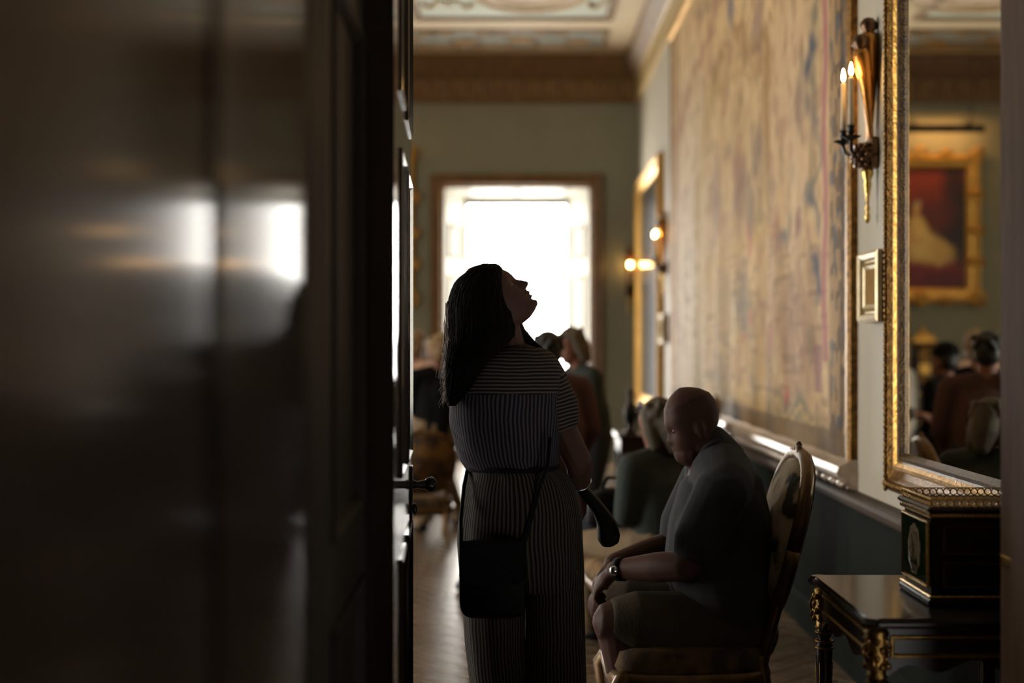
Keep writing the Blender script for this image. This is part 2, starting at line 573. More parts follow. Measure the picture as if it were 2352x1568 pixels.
for n_, wy in enumerate(LEFT_WINDOWS):
    root = struct(empty('window_%d' % (n_ + 5)))
    B().frame(wy - .85, wy + .85, .25, 3.55, [(0, 0), (0, .05), (.04, .065), (.12, .05), (.15, .02), (.15, -.02)], lambda u, v, h: (XL + h, u, v)).build('casing', M['olive_gold'], root)
    B().frame(wy - .7, wy + .7, .4, 3.4, [(0, -.1), (0, -.02), (.05, -.02), (.05, -.1)], lambda u, v, h: (XL - .15 + h, u, v), closed=True).build('window_frame', M['white_paint'], root)
    B().box(XL - .225, XL - .22, wy - .68, wy + .68, .42, 3.38).build('pane', M['pane'], root)
# door wall (room side sage, near side dark)
DX0, DX1, DZ = -.43, 1.158, 2.72
b = B()
b.box(XL, DX0, YN - .25, YN, -.1, ZC + .2)
b.box(DX1 + .14, XR + .3, YN - .25, YN, -.1, ZC + .2)
b.box(DX0, DX1 + .14, YN - .25, YN, DZ, ZC + .2)
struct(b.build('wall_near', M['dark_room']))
# the dark anteroom round the camera
b = B()
b.box(-2.6, -2.3, -2.6, YN - .25, -.1, 3.4)
b.box(2.3, 2.6, -2.6, YN - .25, -.1, 3.4)
b.box(-2.6, 2.6, -2.9, -2.6, -.1, 3.4)
b.box(-2.6, 2.6, -2.9, YN - .25, 3.2, 3.4)
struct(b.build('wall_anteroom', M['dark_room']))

# ---- ceiling
ceil = struct(B().box(XL - .3, XR + .3, YN - .3, YF + .3, ZC, ZC + .25).build('ceiling', M['cream']), 'cream ceiling with painted panels and gilt mouldings')
def cz(u, v, h): return (u, v, ZC - h)
CPROF = [(0, 0), (0, .03), (.02, .045), (.045, .03), (.06, .05), (.085, .035), (.10, .0)]
def ceil_panel(x0, x1, y0, y1, med=None):
    B().box(x0 + .05, x1 - .05, y0 + .05, y1 - .05, ZC - .012, ZC + .01).build('panel', M['pale_green'], ceil)
    B().frame(x0, x1, y0, y1, CPROF, cz).build('panel_moulding', M['brown_mould'], ceil)
    if med:
        mx, my, rx, ry = med
        for nm, k0, k1, mt, hh in (('medallion_ring', .90, 1.0, M['gold_cream'], .05), ('medallion_ring', .62, .70, M['gold_cream'], .04)):
            bb = B()
            rings = []
            n = 40
            for d, h in ((k0, .01), (k0 + (k1 - k0) * .3, hh), (k0 + (k1 - k0) * .7, hh), (k1, .01)):
                rings.append([(mx + rx * d * math.cos(2 * math.pi * j / n), my + ry * d * math.sin(2 * math.pi * j / n), ZC - h) for j in range(n)])
            bb.rings(rings, cap=False)
            bb.build(nm, mt, ceil, True)
        n = 40
        bb = B()
        bb.rings([[(mx + rx * .9 * math.cos(2 * math.pi * j / n), my + ry * .9 * math.sin(2 * math.pi * j / n), ZC - h) for j in range(n)] for h in (.008, .016)])
        bb.build('medallion', M['medallion'], ceil)
        # trailing scrolls either side
        for sx in (-1, 1):
            pts = [(mx + sx * (rx * 1.0 + .30 * t), my + ry * .55 + .16 * math.sin(t * 7), ZC - .03) for t in [k / 14 for k in range(15)]]
            B().tube(pts, [.028 * (1 - .6 * k / 14) for k in range(15)], 6).build('scroll', M['gold_cream'], ceil, True)
M['gold_cream'] = mat('gilt_plaster', (.62, .47, .24), (.46, .32, .13), rough=.5, scale=9)
M['medallion'] = mat('painted_medallion', (.70, .55, .40), (.52, .36, .24), rough=.7, scale=5)
for yk in range(3):
    y1 = 15.85 - yk * 4.2; y0 = y1 - 3.1
    ceil_panel(-1.2, 1.02, y0, y1, (.10, y1 - 1.2, .62, .82))
    ceil_panel(-3.95, -1.45, y0, y1, (-1.95, y1 - 1.2, .9, .82))
    ceil_panel(-7.0, -4.3, y0, y1)
    # end band with rosettes (narrow panels between the bays)
def band(x0, x1, y0, y1, n):
    B().box(x0 + .03, x1 - .03, y0 + .03, y1 - .03, ZC - .012, ZC + .01).build('band_panel', M['band'], ceil)
    B().frame(x0, x1, y0, y1, [(0, 0), (0, .025), (.02, .035), (.05, .02), (.06, .0)], cz).build('panel_moulding', M['brown_mould'], ceil)
    ym = (y0 + y1) / 2
    for k in range(n):
        x = x0 + (x1 - x0) * (k + .5) / n
        yo = ym + (.10 if k % 2 else -.02)
        B().lathe([(.0, 0), (.16, 0), (.17, -.012), (.12, -.03), (.10, -.02), (.06, -.04), (.0, -.045)], (x, yo, ZC - .012), 16).build('rosette', M['rosette'], ceil, True)
        # half flowers along both edges, joined by swags
        xe = x + (x1 - x0) / n / 2
        for ye, sg in ((y0 + .07, 1), (y1 - .07, -1)):
            if xe < x1 - .2:
                rr = [[(xe + r * math.cos(math.pi * j / 10), ye + sg * r * .7 * math.sin(math.pi * j / 10), ZC - h) for j in range(11)] for r, h in ((.26, .012), (.20, .03), (.1, .03), (.05, .045))]
                B().rings(rr, cap=False, closed=False).build('half_flower', M['rosette'], ceil, True)
        w = (x1 - x0) / n
        for sg in (-1, 1):
            pts = [(x - w / 2 + w * t, ym + sg * (.16 + .20 * math.cos(2 * math.pi * t)), ZC - .022) for t in [q / 12 for q in range(13)]]
            B().tube(pts, .018, 5).build('swag', M['swag'], ceil, True)
M['band'] = mat('painted_grey_green_band', (.40, .41, .34), (.30, .30, .25), rough=.7, scale=6)
M['rosette'] = mat('gilt_rosette', (.46, .27, .09), (.30, .16, .05), rough=.5, scale=20)
M['swag'] = mat('pale_swag', (.52, .47, .38), rough=.6)
band(-4.4, 1.02, 16.42, 17.42, 8)
band(-7.1, -4.6, 16.42, 17.42, 8)

# ---- cornice (far and right wall): bed mouldings + corona, then the frieze with fluted blocks
CORN = [(.0, -.02), (.40, -.02), (.40, .035), (.375, .05), (.365, .10), (.33, .105), (.30, .13), (.295, .165), (.20, .18), (.17, .20), (.165, .235), (.10, .25), (.07, .275), (.0, .285)]
CORN = [(p * .42, q) for p, q in CORN]
tr = struct(B().strip([(p, q) for p, q in CORN], XL, XR, lambda t, p, q: (t, YF - p, ZC - q)).build('trim_1', M['cornice_far'] if 'cornice_far' in M else M['olive_gold']), 'bronzed cornice along the far wall')
def frieze_far(t, p, q): return (t, YF - p, q)
fr = B().strip([(0, 4.50), (.045, 4.50), (.05, 4.53), (.03, 4.545), (.03, 4.80), (.05, 4.815), (.05, 4.83), (0, 4.83)], XL, XR, frieze_far).build('frieze', M['olive_gold'], tr)
for k in range(46):
    x = XR - .06 - k * .235
    if x < XL + .25: break
    bb = B()
    bb.frame(x - .20, x - .015, 4.56, 4.79, [(0, .03), (.008, .05), (.03, .045), (.04, .032)], lambda u, v, h: (u, YF - h, v))
    # urn and leaf ornament in each block
    bb.lathe([(.0, 4.60), (.03, 4.605), (.012, 4.63), (.045, 4.69), (.05, 4.72), (.03, 4.745), (.0, 4.75)], (x - .107, YF - .02, 0), 10)
    bb.build('frieze_block', M['frieze_block'] if 'frieze_block' in M else M['brown_mould'], tr)
tr2 = struct(B().strip([(p, q) for p, q in CORN], YN, YF, lambda t, p, q: (XR - p, t, ZC - q)).build('trim_2', M['mauve']), 'mauve and gilt cornice along the right wall')
B().strip([(0, 4.50), (.045, 4.50), (.05, 4.53), (.03, 4.545), (.03, 4.80), (.05, 4.815), (.05, 4.83), (0, 4.83)], YN, YF, lambda t, p, q: (XR - p, t, q)).build('frieze', M['gold_cream'], tr2)
B().strip([(.126, .095), (.172, .075), (.180, .03), (.15, .0)], YN, YF, lambda t, p, q: (XR - p, t, ZC - q)).build('gilt_fillet', M['brown_mould'], tr2)

# ---- chair rail
RAIL = [(.0, .725), (.02, .73), (.03, .745), (.055, .755), (.06, .775), (.045, .79), (.03, .80), (.0, .81)]
struct(B().strip(RAIL, YN, YF, lambda t, p, q: (XR - p, t, q)).build('trim_3', M['rail'] if 'rail' in M else M['brown_mould']), 'carved brown chair rail on the right wall')
struct(B().strip(RAIL, XL, WINDOWS[0][0] - 1.12, lambda t, p, q: (t, YF - p, q)).build('trim_4', M['brown_mould']))
struct(B().strip([(0, 0), (.03, 0), (.03, .14), (.02, .17), (0, .18)], YN, YF, lambda t, p, q: (XR - .012 - p, t, q)).build('baseboard_right', M['dado']))

# ---- windows (far wall)
def window(n, wx, ww):
    x0, x1 = wx - ww / 2, wx + ww / 2
    g0, g1 = wx - .68, wx + .68                  # glazed opening, splayed reveals
    YG = YF + .55
    zt = WZ1 - .075
    root = struct(empty('window_%d' % n, (0, 0, 0)), 'tall bright window in a deep splayed reveal' if n == 1 else None)
    fn = lambda u, v, h: (u, YF - h, v)
    b = B()
    b.frame(x0 - .165, x1 + .165, -.3, WZ1 + .165, [(0, 0), (0, .05), (.02, .065), (.05, .05), (.10, .045), (.125, .06), (.15, .03), (.175, .02), (.175, -.02)], fn)
    b.build('casing', M['olive_gold'], root)
    for s, xa, xb in ((1, x0, g0), (-1, x1, g1)):
        b = B()
        b.add([(xa, YF, WZ0), (xb, YG, WZ0), (xb, YG, zt), (xa, YF, WZ1), (xa - s * .03, YF + .02, WZ0), (xb - s * .03, YG + .02, WZ0), (xb - s * .03, YG + .02, zt), (xa - s * .03, YF + .02, WZ1)],
              [(0, 1, 2, 3), (4, 7, 6, 5), (0, 3, 7, 4), (1, 5, 6, 2), (3, 2, 6, 7), (0, 4, 5, 1)])
        sh = b.build('shutter', M['shutter_paint'], root)
        d = Vector((xb - xa, YG - YF, 0)); L = d.length; d.normalize()
        nrm = Vector((-d.y, d.x, 0)) if s < 0 else Vector((d.y, -d.x, 0))
        for (v0, v1) in ((.45, .95), (1.15, 2.35), (2.55, 3.0)):
            def f2(u, v, h):
                p = Vector((xa, YF, v)) + d * u + nrm * h
                return tuple(p)
            B().frame(L * .25, L * .78, v0, v1, [(0, 0), (.006, .02), (.025, .024), (.045, .0)], f2).build('panel_moulding', M['shutter_line'], sh)
    b = B()   # soffit
    b.add([(x0, YF, WZ1), (x1, YF, WZ1), (g1, YG, zt), (g0, YG, zt), (x0, YF, WZ1 + .03), (x1, YF, WZ1 + .03), (g1, YG, zt + .03), (g0, YG, zt + .03)],
          [(0, 3, 2, 1), (4, 5, 6, 7), (0, 1, 5, 4), (3, 7, 6, 2)])
    so = b.build('soffit', M['shutter_paint'], root)
    for k in range(3):
        xm = x0 + ww * (k + .5) / 3
        B().lathe([(.0, 0), (.05, 0), (.055, -.01), (.03, -.03), (0, -.035)], (xm, YF + .26, WZ1 - .075), 12).build('rosette', M['shutter_paint'], so, True)
    b = B()   # sill
    b.add([(x0, YF - .02, WZ0 - .04), (x1, YF - .02, WZ0 - .04), (g1, YG, WZ0 - .04), (g0, YG, WZ0 - .04), (x0, YF - .02, WZ0), (x1, YF - .02, WZ0), (g1, YG, WZ0), (g0, YG, WZ0)],
          [(0, 3, 2, 1), (4, 5, 6, 7), (0, 1, 5, 4), (3, 7, 6, 2), (0, 4, 7, 3), (1, 2, 6, 5)])
    b.build('window_sill', M['shutter_paint'], root)
    b = B()
    b.frame(g0, g1, WZ0, zt, [(0, -.06), (0, .0), (.035, .0), (.04, -.02), (.04, -.06)], lambda u, v, h: (u, YG - h, v), closed=True)
    b.build('window_frame', M['shutter_paint'], root)
    b = B().box(g0 + .0, g1 - .0, YG + .015, YG + .05, zt - .09, zt); b.build('blind_pelmet', M['blind'], root)
    B().box(g0 + .03, g1 - .03, YG + .03, YG + .036, WZ0 + .02, zt - .02).build('pane', M['pane'], root)
    # masonry between splay and outer face
    for xa, xb in ((x0 - .3, g0 - .0), (g1, x1 + .3)):
        B().box(xa, xb, YG + .06, YF + .75, -.1, ZC).build('masonry', M['shutter_paint'], root)
    B().box(g0, g1, YG + .06, YF + .75, zt, ZC).build('masonry', M['shutter_paint'], root)
    B().box(g0, g1, YG + .06, YF + .75, -.1, WZ0).build('masonry', M['shutter_paint'], root)
M['blind'] = mat('grey_blind_pelmet', (.03, .028, .022), rough=.8)
for i, (wx, ww) in enumerate(WINDOWS):
    window(i + 1, wx, ww)

# ================================================================== DOORS (left)
def leaf(name, a, b_, z0, z1, th, cols, rows, mt, label, proud=False, depth=.016):
    """panelled door leaf; a, b_ = plan points of the face seen by the camera (near, far); face looks to +X"""
    a, b_ = Vector((a[0], a[1], 0)), Vector((b_[0], b_[1], 0))
    d = (b_ - a); L = d.length; d.normalize()
    nrm = Vector((d.y, -d.x, 0))
    if nrm.x < 0: nrm = -nrm
    fn = lambda u, v, h: tuple(a + d * u + nrm * h + Vector((0, 0, v)))
    root = struct(empty(name), label)
    us = [0.0] + [x for c in cols for x in c] + [L]
    vs_ = [z0] + [x for r in rows for x in r] + [z1]
    b = B()
    def slab(u0, u1, v0, v1, h0, h1):
        vs = [fn(u, v, h) for v in (v0, v1) for h in (h0, h1) for u in (u0, u1)]
        b.add(vs, [(0, 2, 3, 1), (4, 5, 7, 6), (0, 1, 5, 4), (2, 6, 7, 3), (0, 4, 6, 2), (1, 3, 7, 5)])
    for k in range(0, len(us), 2):
        slab(us[k], us[k + 1], z0, z1, -th, 0)
    for c in cols:
        for k in range(0, len(vs_), 2):
            slab(c[0], c[1], vs_[k], vs_[k + 1], -th, 0)
    b.build('door_frame', mt, root)
    for c in cols:
        for r in rows:
            b = B()
            slab(c[0] - .004, c[1] + .004, r[0] - .004, r[1] + .004, -th + .006, -depth)
            pn = b.build('panel', mt, root)
            b = B().frame(c[0], c[1], r[0], r[1], [(0, -depth), (.0, .006), (.010, .009), (.020, .0), (.032, -depth)], fn)
            b.build('panel_moulding', mt, pn)
    return root, fn, L
ZD = 2.68
d1, dfn, dL = leaf('door_1', (-.287, 3.20), (-.3446, 4.45), .01, ZD, .07,
                   [(.32, .62), (.78, 1.15)], [(.22, .92), (1.12, 1.94), (2.08, 2.55)], M['lacquer'], 'dark lacquered door leaf standing open into the room')
# lock, knob and key
zk = 1.02
uk = dL - .055
B().tube([dfn(uk, zk, .0), dfn(uk, zk, .02), dfn(uk, zk, .045)], [.018, .011, .016], 10).build('door_knob', M['black_metal'], d1, True)
kb = B(); c = Vector(dfn(uk, zk, .06)); kb.ell(c, (.021, .022, .024)); kb.build('knob_handle', M['black_metal'], d1, True)
lp = B().bbox(-.002, .006, -.03, .03, zk - .11, zk + .06, .003).build('lock_plate', M['black_metal'], d1)
lp.location = Vector(dfn(uk, 0, 0)); lp.rotation_euler = (0, 0, math.atan2(.0576, 1.25))
kb = B().tube([dfn(uk, zk - .075, .0), dfn(uk, zk - .075, .008)], .006, 8); kb.ell(Vector(dfn(uk, zk - .075, .012)), (.008, .012, .018)); kb.build('key', M['black_metal'], d1, True)

def pol(px, Y): return ((px - CX) * Y / F, Y)
# passage lining and the two folded leaves beside the camera
a3 = (-.378, 3.18)
A_far = (pol(710, 2.30)[0], 2.30)
tA = math.tan(math.radians(3.05)); tB = math.tan(math.radians(4.4))
def meet(px, p0, t):
    # plan point on the line x = p0.x + t*(p0.y - y) seen at image column px
    k = (px - CX) / F
    y = (p0[0] + t * p0[1]) / (k + t)
    return (k * y, y)
A_near = meet(502, A_far, tA)
B_far = meet(492, A_near, tB)
B_near = (A_near[0] + tB * (A_near[1] - .35), .35)
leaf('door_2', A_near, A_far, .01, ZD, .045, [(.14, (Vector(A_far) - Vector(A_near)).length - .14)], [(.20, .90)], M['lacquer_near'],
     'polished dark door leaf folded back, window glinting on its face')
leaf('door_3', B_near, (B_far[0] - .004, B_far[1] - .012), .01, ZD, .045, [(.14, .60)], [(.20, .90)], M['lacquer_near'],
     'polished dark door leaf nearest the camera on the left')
# reveal between: panelled lining in dark wood
l0, l1 = pol(752, 2.42), pol(838, 3.19)
leaf('trim_5', l0, l1, .0, ZD, .05, [(.07, .69)], [(.25, .95), (1.10, 2.13), (2.25, 2.60)], M['edge'],
     'dark panelled reveal of the doorway')
b = B()
p0, p1 = Vector((*pol(712, 2.305), 0)), Vector((*pol(752, 2.41), 0))
b.add([(p0.x, p0.y, 0), (p1.x, p1.y, 0), (p1.x - .06, p1.y, 0), (p0.x - .06, p0.y, 0), (p0.x, p0.y, ZD), (p1.x, p1.y, ZD), (p1.x - .06, p1.y, ZD), (p0.x - .06, p0.y, ZD)],
      [(0, 3, 2, 1), (4, 5, 6, 7), (0, 1, 5, 4), (1, 2, 6, 5), (2, 3, 7, 6), (3, 0, 4, 7)])
struct(b.build('trim_6', M['edge'] if 'edge' in M else M['lacquer_near']))
# ---- right-hand jamb
jm = struct(empty('trim_7'), 'worn pale door jamb on the right edge')
B().bbox(DX1, DX1 + .16, YN - .12, YN, 0, DZ, .012).build('jamb_post', M['jamb'], jm)
B().bbox(DX1 - .018, DX1 + .14, YN - .25, YN - .125, 0, DZ, .010).build('jamb_stop', M['jamb'], jm)
zl = H - (1290 - CY) * (YN - .06) / F
B().bbox(DX1 - .004, DX1 + .01, YN - .10, YN - .02, zl - .012, zl + .012, .002).build('strike_plate', M['brass'], jm)
B().box(DX0, DX1 + .14, YN - .25, YN, DZ - .05, DZ).build('lintel', M['jamb'], jm)

# ================================================================== OBJECTS
def rwall(u, v, h): return (XR - h, u, v)          # on the right wall: u = depth Y, v = Z, h = out
def fwall(u, v, h): return (u, YF - h, v)          # on the far wall
nprs = np.random.RandomState(11)

def vnoise(nu, nv, fu, fv, seed):
    r = np.random.RandomState(seed)
    g = r.rand(int(fv) + 3, int(fu) + 3)
    x = np.linspace(0, fu, nu); y = np.linspace(0, fv, nv)
    xi = x.astype(int); yi = y.astype(int)
    tx = x - xi; ty = y - yi
    tx = tx * tx * (3 - 2 * tx); ty = (ty * ty * (3 - 2 * ty))[:, None]
    a = g[np.ix_(yi, xi)]; b = g[np.ix_(yi, xi + 1)]; c = g[np.ix_(yi + 1, xi)]; d = g[np.ix_(yi + 1, xi + 1)]
    return (a * (1 - tx) + b * tx) * (1 - ty) + (c * (1 - tx) + d * tx) * ty

def design_grid(nu, nv, pos, col, name, mt, parent):
    """grid mesh carrying a painted / woven design as a colour attribute"""
    me = bpy.data.meshes.new(name)
    idx = np.arange(nu * nv).reshape(nv, nu)
    f = np.stack([idx[:-1, :-1], idx[:-1, 1:], idx[1:, 1:], idx[1:, :-1]], -1).reshape(-1, 4)
    me.from_pydata(pos.reshape(-1, 3).tolist(), [], f.tolist())
    ca = me.color_attributes.new('design', 'FLOAT_COLOR', 'POINT')
    rgba = np.ones((nu * nv, 4), dtype=np.float32); rgba[:, :3] = np.clip(col.reshape(-1, 3), 0, 1)
    ca.data.foreach_set('color', rgba.ravel())
    me.polygons.foreach_set('use_smooth', [True] * len(me.polygons))
    return link(name, me, mt, parent)

# ---- the large tapestry on the right wall
TY0, TY1, TZ0, TZ1 = 13.74, 6.34, .93, 4.40
M['tapestry'] = attr_mat('woven_tapestry', rough=.75, grain=.10, gscale=7, stretch=(1, 4, 1), bump=.10, spec=.28)
tap = tag(empty('tapestry', (XR, 10.0, 0.9)), 'huge faded woven tapestry in a gilt frame along the right wall', 'tapestry')
def tapestry():
    nu, nv = 520, 270
    U = np.linspace(0, 1, nu)[None, :].repeat(nv, 0); V = np.linspace(0, 1, nv)[:, None].repeat(nu, 1)
    Y = TY0 + (TY1 - TY0) * U; Z = TZ0 + (TZ1 - TZ0) * V
    px = CX + F * (XR - .03) / Y; py = CY + F * (H - Z) / Y     # design laid out on the cloth from measured points
    wob = (vnoise(nu, nv, 30, 30, 1) - .5) * 7 + (vnoise(nu, nv, 120, 90, 2) - .5) * 5
    woy = (vnoise(nu, nv, 110, 20, 3) - .5) * 60 + (vnoise(nu, nv, 50, 40, 4) - .5) * 22
    X_, Y_ = px + wob, py + woy
    base = np.array(srgb(216, 180, 126))
    C = np.ones((nv, nu, 3)) * base
    def lay(mask, rgb, a=1.0):
        nonlocal C
        m = np.clip(mask * a, 0, 1)[..., None]
        C = C * (1 - m) + np.array(srgb(*rgb)) * m
    def box(x0, x1, y0, y1, sx=6, sy=20):
        s = lambda t: 1 / (1 + np.exp(-np.clip(t, -30, 30)))
        return s((X_ - x0) / sx) * s((x1 - X_) / sx) * s((Y_ - y0) / sy) * s((y1 - Y_) / sy)
    def blob(x, y, rx, ry):
        return np.exp(-(((X_ - x) / rx) ** 2 + ((Y_ - y) / ry) ** 2) ** 1.5)
    def line(pts, w):
        d = np.full(X_.shape, 1e9)
        for (xa, ya), (xb, yb) in zip(pts[:-1], pts[1:]):
            t = np.clip(((X_ - xa) * (xb - xa) + (Y_ - ya) * (yb - ya)) / ((xb - xa) ** 2 + (yb - ya) ** 2), 0, 1)
            d = np.minimum(d, np.hypot(X_ - xa - t * (xb - xa), Y_ - ya - t * (yb - ya)))
        return np.exp(-(d / w) ** 2)
    lay(box(1555, 1625, 330, 960, 14, 90), (208, 196, 186), .85)       # window sheen painted pale into the cloth, far end
    lay(box(1560, 1610, 120, 420, 12, 60), (203, 182, 150), .7)
    lay(box(1640, 1760, 130, 560, 16, 60), (178, 146, 98), .85)
    lay(box(1770, 1870, -50, 560, 14, 60), (198, 166, 130), .8)
    lay(box(1620, 1770, 560, 940, 18, 60), (182, 142, 74), .95)        # ochre field
    lay(box(1770, 1885, 600, 930, 18, 50), (154, 116, 90), .95)
    # woven streaks
    st = vnoise(nu, nv, 74, 26, 21) * .65 + vnoise(nu, nv, 180, 70, 22) * .35
    st2 = vnoise(nu, nv, 60, 9, 23)
    hz = vnoise(nu, nv, 30, 120, 24)
    lay(np.clip((st - .58) * 5, 0, 1) * np.clip(st2 * 1.6 - .3, 0, 1), (122, 88, 56), .5)
    lay(np.clip((.40 - st) * 5, 0, 1), (232, 204, 158), .35)
    lay(np.clip((hz - .62) * 4, 0, 1) * (py > 560), (120, 90, 58), .5)
    lay(np.clip((vnoise(nu, nv, 60, 22, 25) - .64) * 5, 0, 1), (160, 118, 92), .5)
    lay(np.clip((vnoise(nu, nv, 64, 24, 26) - .68) * 5, 0, 1), (134, 116, 82), .5)
    lay(line([(1600, 960), (1612, 640), (1604, 480), (1618, 300), (1640, 190)], 11), (176, 146, 88), .9)
    lay(line([(1762, 90), (1758, 300), (1768, 560)], 8), (150, 112, 52), .9)   # tent pole
    lay(line([(1640, 190), (1660, 120), (1700, 55), (1716, 140), (1740, 110), (1768, 35)], 9), (150, 112, 62), .85)
    lay(line([(1650, 210), (1690, 150), (1720, 175), (1765, 120)], 8), (168, 132, 76), .8)
    lay(line([(1545, 330), (1640, 40), (1680, -120)], 9), (150, 98, 74), .6)
    lay(line([(1600, 30), (1680, -40)], 14), (120, 104, 84), .6)
    lay(blob(1676, 22, 10, 40), (52, 72, 104), .95)
    lay(blob(1740, 40, 9, 90), (122, 92, 92), .6)
    lay(blob(1722, 545, 7, 34), (196, 58, 52), 1)
    lay(blob(1640, 470, 10, 90), (128, 94, 70), .7); lay(blob(1700, 440, 14, 80), (120, 84, 68), .7)
    lay(blob(1725, 480, 12, 60), (96, 80, 58), .7); lay(blob(1690, 370, 12, 50), (150, 96, 70), .6)
    lay(blob(1740, 350, 10, 60), (98, 86, 84), .6); lay(blob(1835, 250, 14, 60), (130, 96, 84), .6)
    lay(blob(1782, 520, 10, 26), (140, 58, 62), .8); lay(blob(1800, 540, 12, 26), (80, 96, 104), .7)
    lay(blob(1832, 515, 10, 30), (120, 62, 72), .8); lay(blob(1856, 450, 10, 40), (88, 104, 92), .6)
    lay(blob(1705, 700, 16, 70), (92, 92, 88), .6); lay(blob(1725, 745, 5, 22), (180, 70, 58), .9)
    lay(blob(1706, 765, 5, 16), (178, 74, 60), .8); lay(blob(1768, 770, 6, 34), (178, 80, 70), .8)
    lay(blob(1802, 890, 5, 28), (176, 52, 50), .9); lay(blob(1660, 700, 14, 90), (160, 128, 74), .7)
    lay(blob(1685, 735, 4, 40), (214, 200, 172), .9)
    lay(blob(1830, 945, 26, 36), (74, 92, 88), .8); lay(blob(1862, 960, 16, 26), (70, 82, 92), .7)
    lay(blob(1800, 930, 14, 40), (84, 98, 86), .7)
    lay(box(1560, 1945, 948, 2000, 20, 14) * (Z < 1.6), (132, 104, 66), .6)
    lay(line([(1640, 900), (1800, 935), (1870, 960)], 9), (196, 162, 96), .8)
    lay(line([(1620, 640), (1700, 560), (1780, 520)], 12), (186, 150, 84), .7)
    edge = 1882 + (vnoise(nu, nv, 8, 24, 60) - .5) * 34
    bl = np.clip(vnoise(nu, nv, 30, 34, 61) * 2.2 - .55, 0, 1)
    lay(np.exp(-((X_ - edge + 12) / 10) ** 2) * (py < 700) * bl, (58, 74, 92), .95)
    lay(np.exp(-((X_ - edge + 4) / 7) ** 2) * (py < 420) * (1 - bl), (84, 96, 84), .6)
    lay(np.exp(-((px - 1893 - 3 * np.sin(py / 60)) / 7) ** 2) * (py < 830), (166, 92, 100), .9)
    lay(np.exp(-((X_ - 1878) / 9) ** 2) * (py > 790) * (py < 900), (126, 76, 92), .7)
    lay(1 / (1 + np.exp(-(px - 1904) / 2)), (162, 128, 84), .9)                # right-hand border
    lay((vnoise(nu, nv, 150, 60, 8) > .58) * (px > 1906), (92, 70, 46), .8)
    lay((vnoise(nu, nv, 130, 40, 9) > .72) * (px > 1906), (70, 82, 96), .7)
    lay(np.exp(-((px - 1934) / 5) ** 2) * (vnoise(nu, nv, 40, 46, 10) > .35), (64, 46, 30), .8)
    lay(box(1545, 1560, -900, 990, 2, 30), (150, 112, 72), .7)
    lay((V < .035) * 1.0, (112, 86, 52), .8)
    wave = .006 * np.sin(U * 60) * (.4 + vnoise(nu, nv, 8, 3, 30))
    pos = np.stack([XR - .028 - wave, Y, Z], -1)
    pos = pos - np.array([XR, 10.0, .9])
    design_grid(nu, nv, pos, C, 'cloth', M['tapestry'], tap)
tapestry()
def loc(o, root):           # child given in world coordinates under a moved root
    o.matrix_parent_inverse = Matrix.Translation(-root.location)
    return o
TF = [(-.075, 0), (-.075, .045), (-.06, .062), (-.035, .058), (-.02, .07), (0, .035), (.0, .0)]
for nm, seg in (('frame_top', None), ):
    pass
loc(B().box(XR - .02, XR - .002, TY1 - .02, TY0 + .02, TZ0 - .02, TZ1 + .02).build('backing', M['dark_room'], tap), tap)
loc(B().strip([(TZ1 - .01, 0), (TZ1 + .09, 0), (TZ1 + .09, .05), (TZ1 + .06, .07), (TZ1 + .02, .06), (TZ1 - .01, .035)], TY1 - .08, TY0 + .08, lambda t, p, q: rwall(t, p, q)).build('frame_rail', M['gilt_warm'] if 'gilt_warm' in M else M['gold'], tap), tap)
bot = [(TZ0 + .015, 0), (TZ0 + .015, .03), (TZ0, .05), (TZ0 - .015, .085), (TZ0 - .04, .095), (TZ0 - .06, .085), (TZ0 - .07, .055), (TZ0 - .11, .045), (TZ0 - .12, 0)]
M['silver_gilt'] = mat('worn_silvered_moulding', (.62, .52, .42), (.44, .34, .26), rough=.28, metal=.35, scale=20, stretch=(1, .3, 1), spec=.6)
loc(B().strip(bot, TY1 - .08, TY0 + .08, lambda t, p, q: rwall(t, p, q)).build('frame_rail', M['silver_gilt'], tap), tap)
for ye in (TY1, TY0):
    s = -1 if ye == TY1 else 1
    loc(B().strip([(0, 0), (0, .03), (s * .02, .042), (s * .05, .042), (s * .075, .03), (s * .08, 0)], TZ0 - .1, TZ1 + .08, lambda t, p, q: rwall(ye + p, t, q)).build('frame_stile', M['gold_dark'], tap), tap)
bead = B().ell((0, 0, 0), (.022, .062, .018), 10, 6).mesh('bead', True)
bead.materials.append(M['silver_gilt'])
k = 0
yy = TY1 - .02
while yy < TY0:
    o = bpy.data.objects.new('bead', bead); coll.objects.link(o); o.parent = tap
    o.location = Vector((XR - .058, yy, TZ0 - .092)) - tap.location
    yy += .155

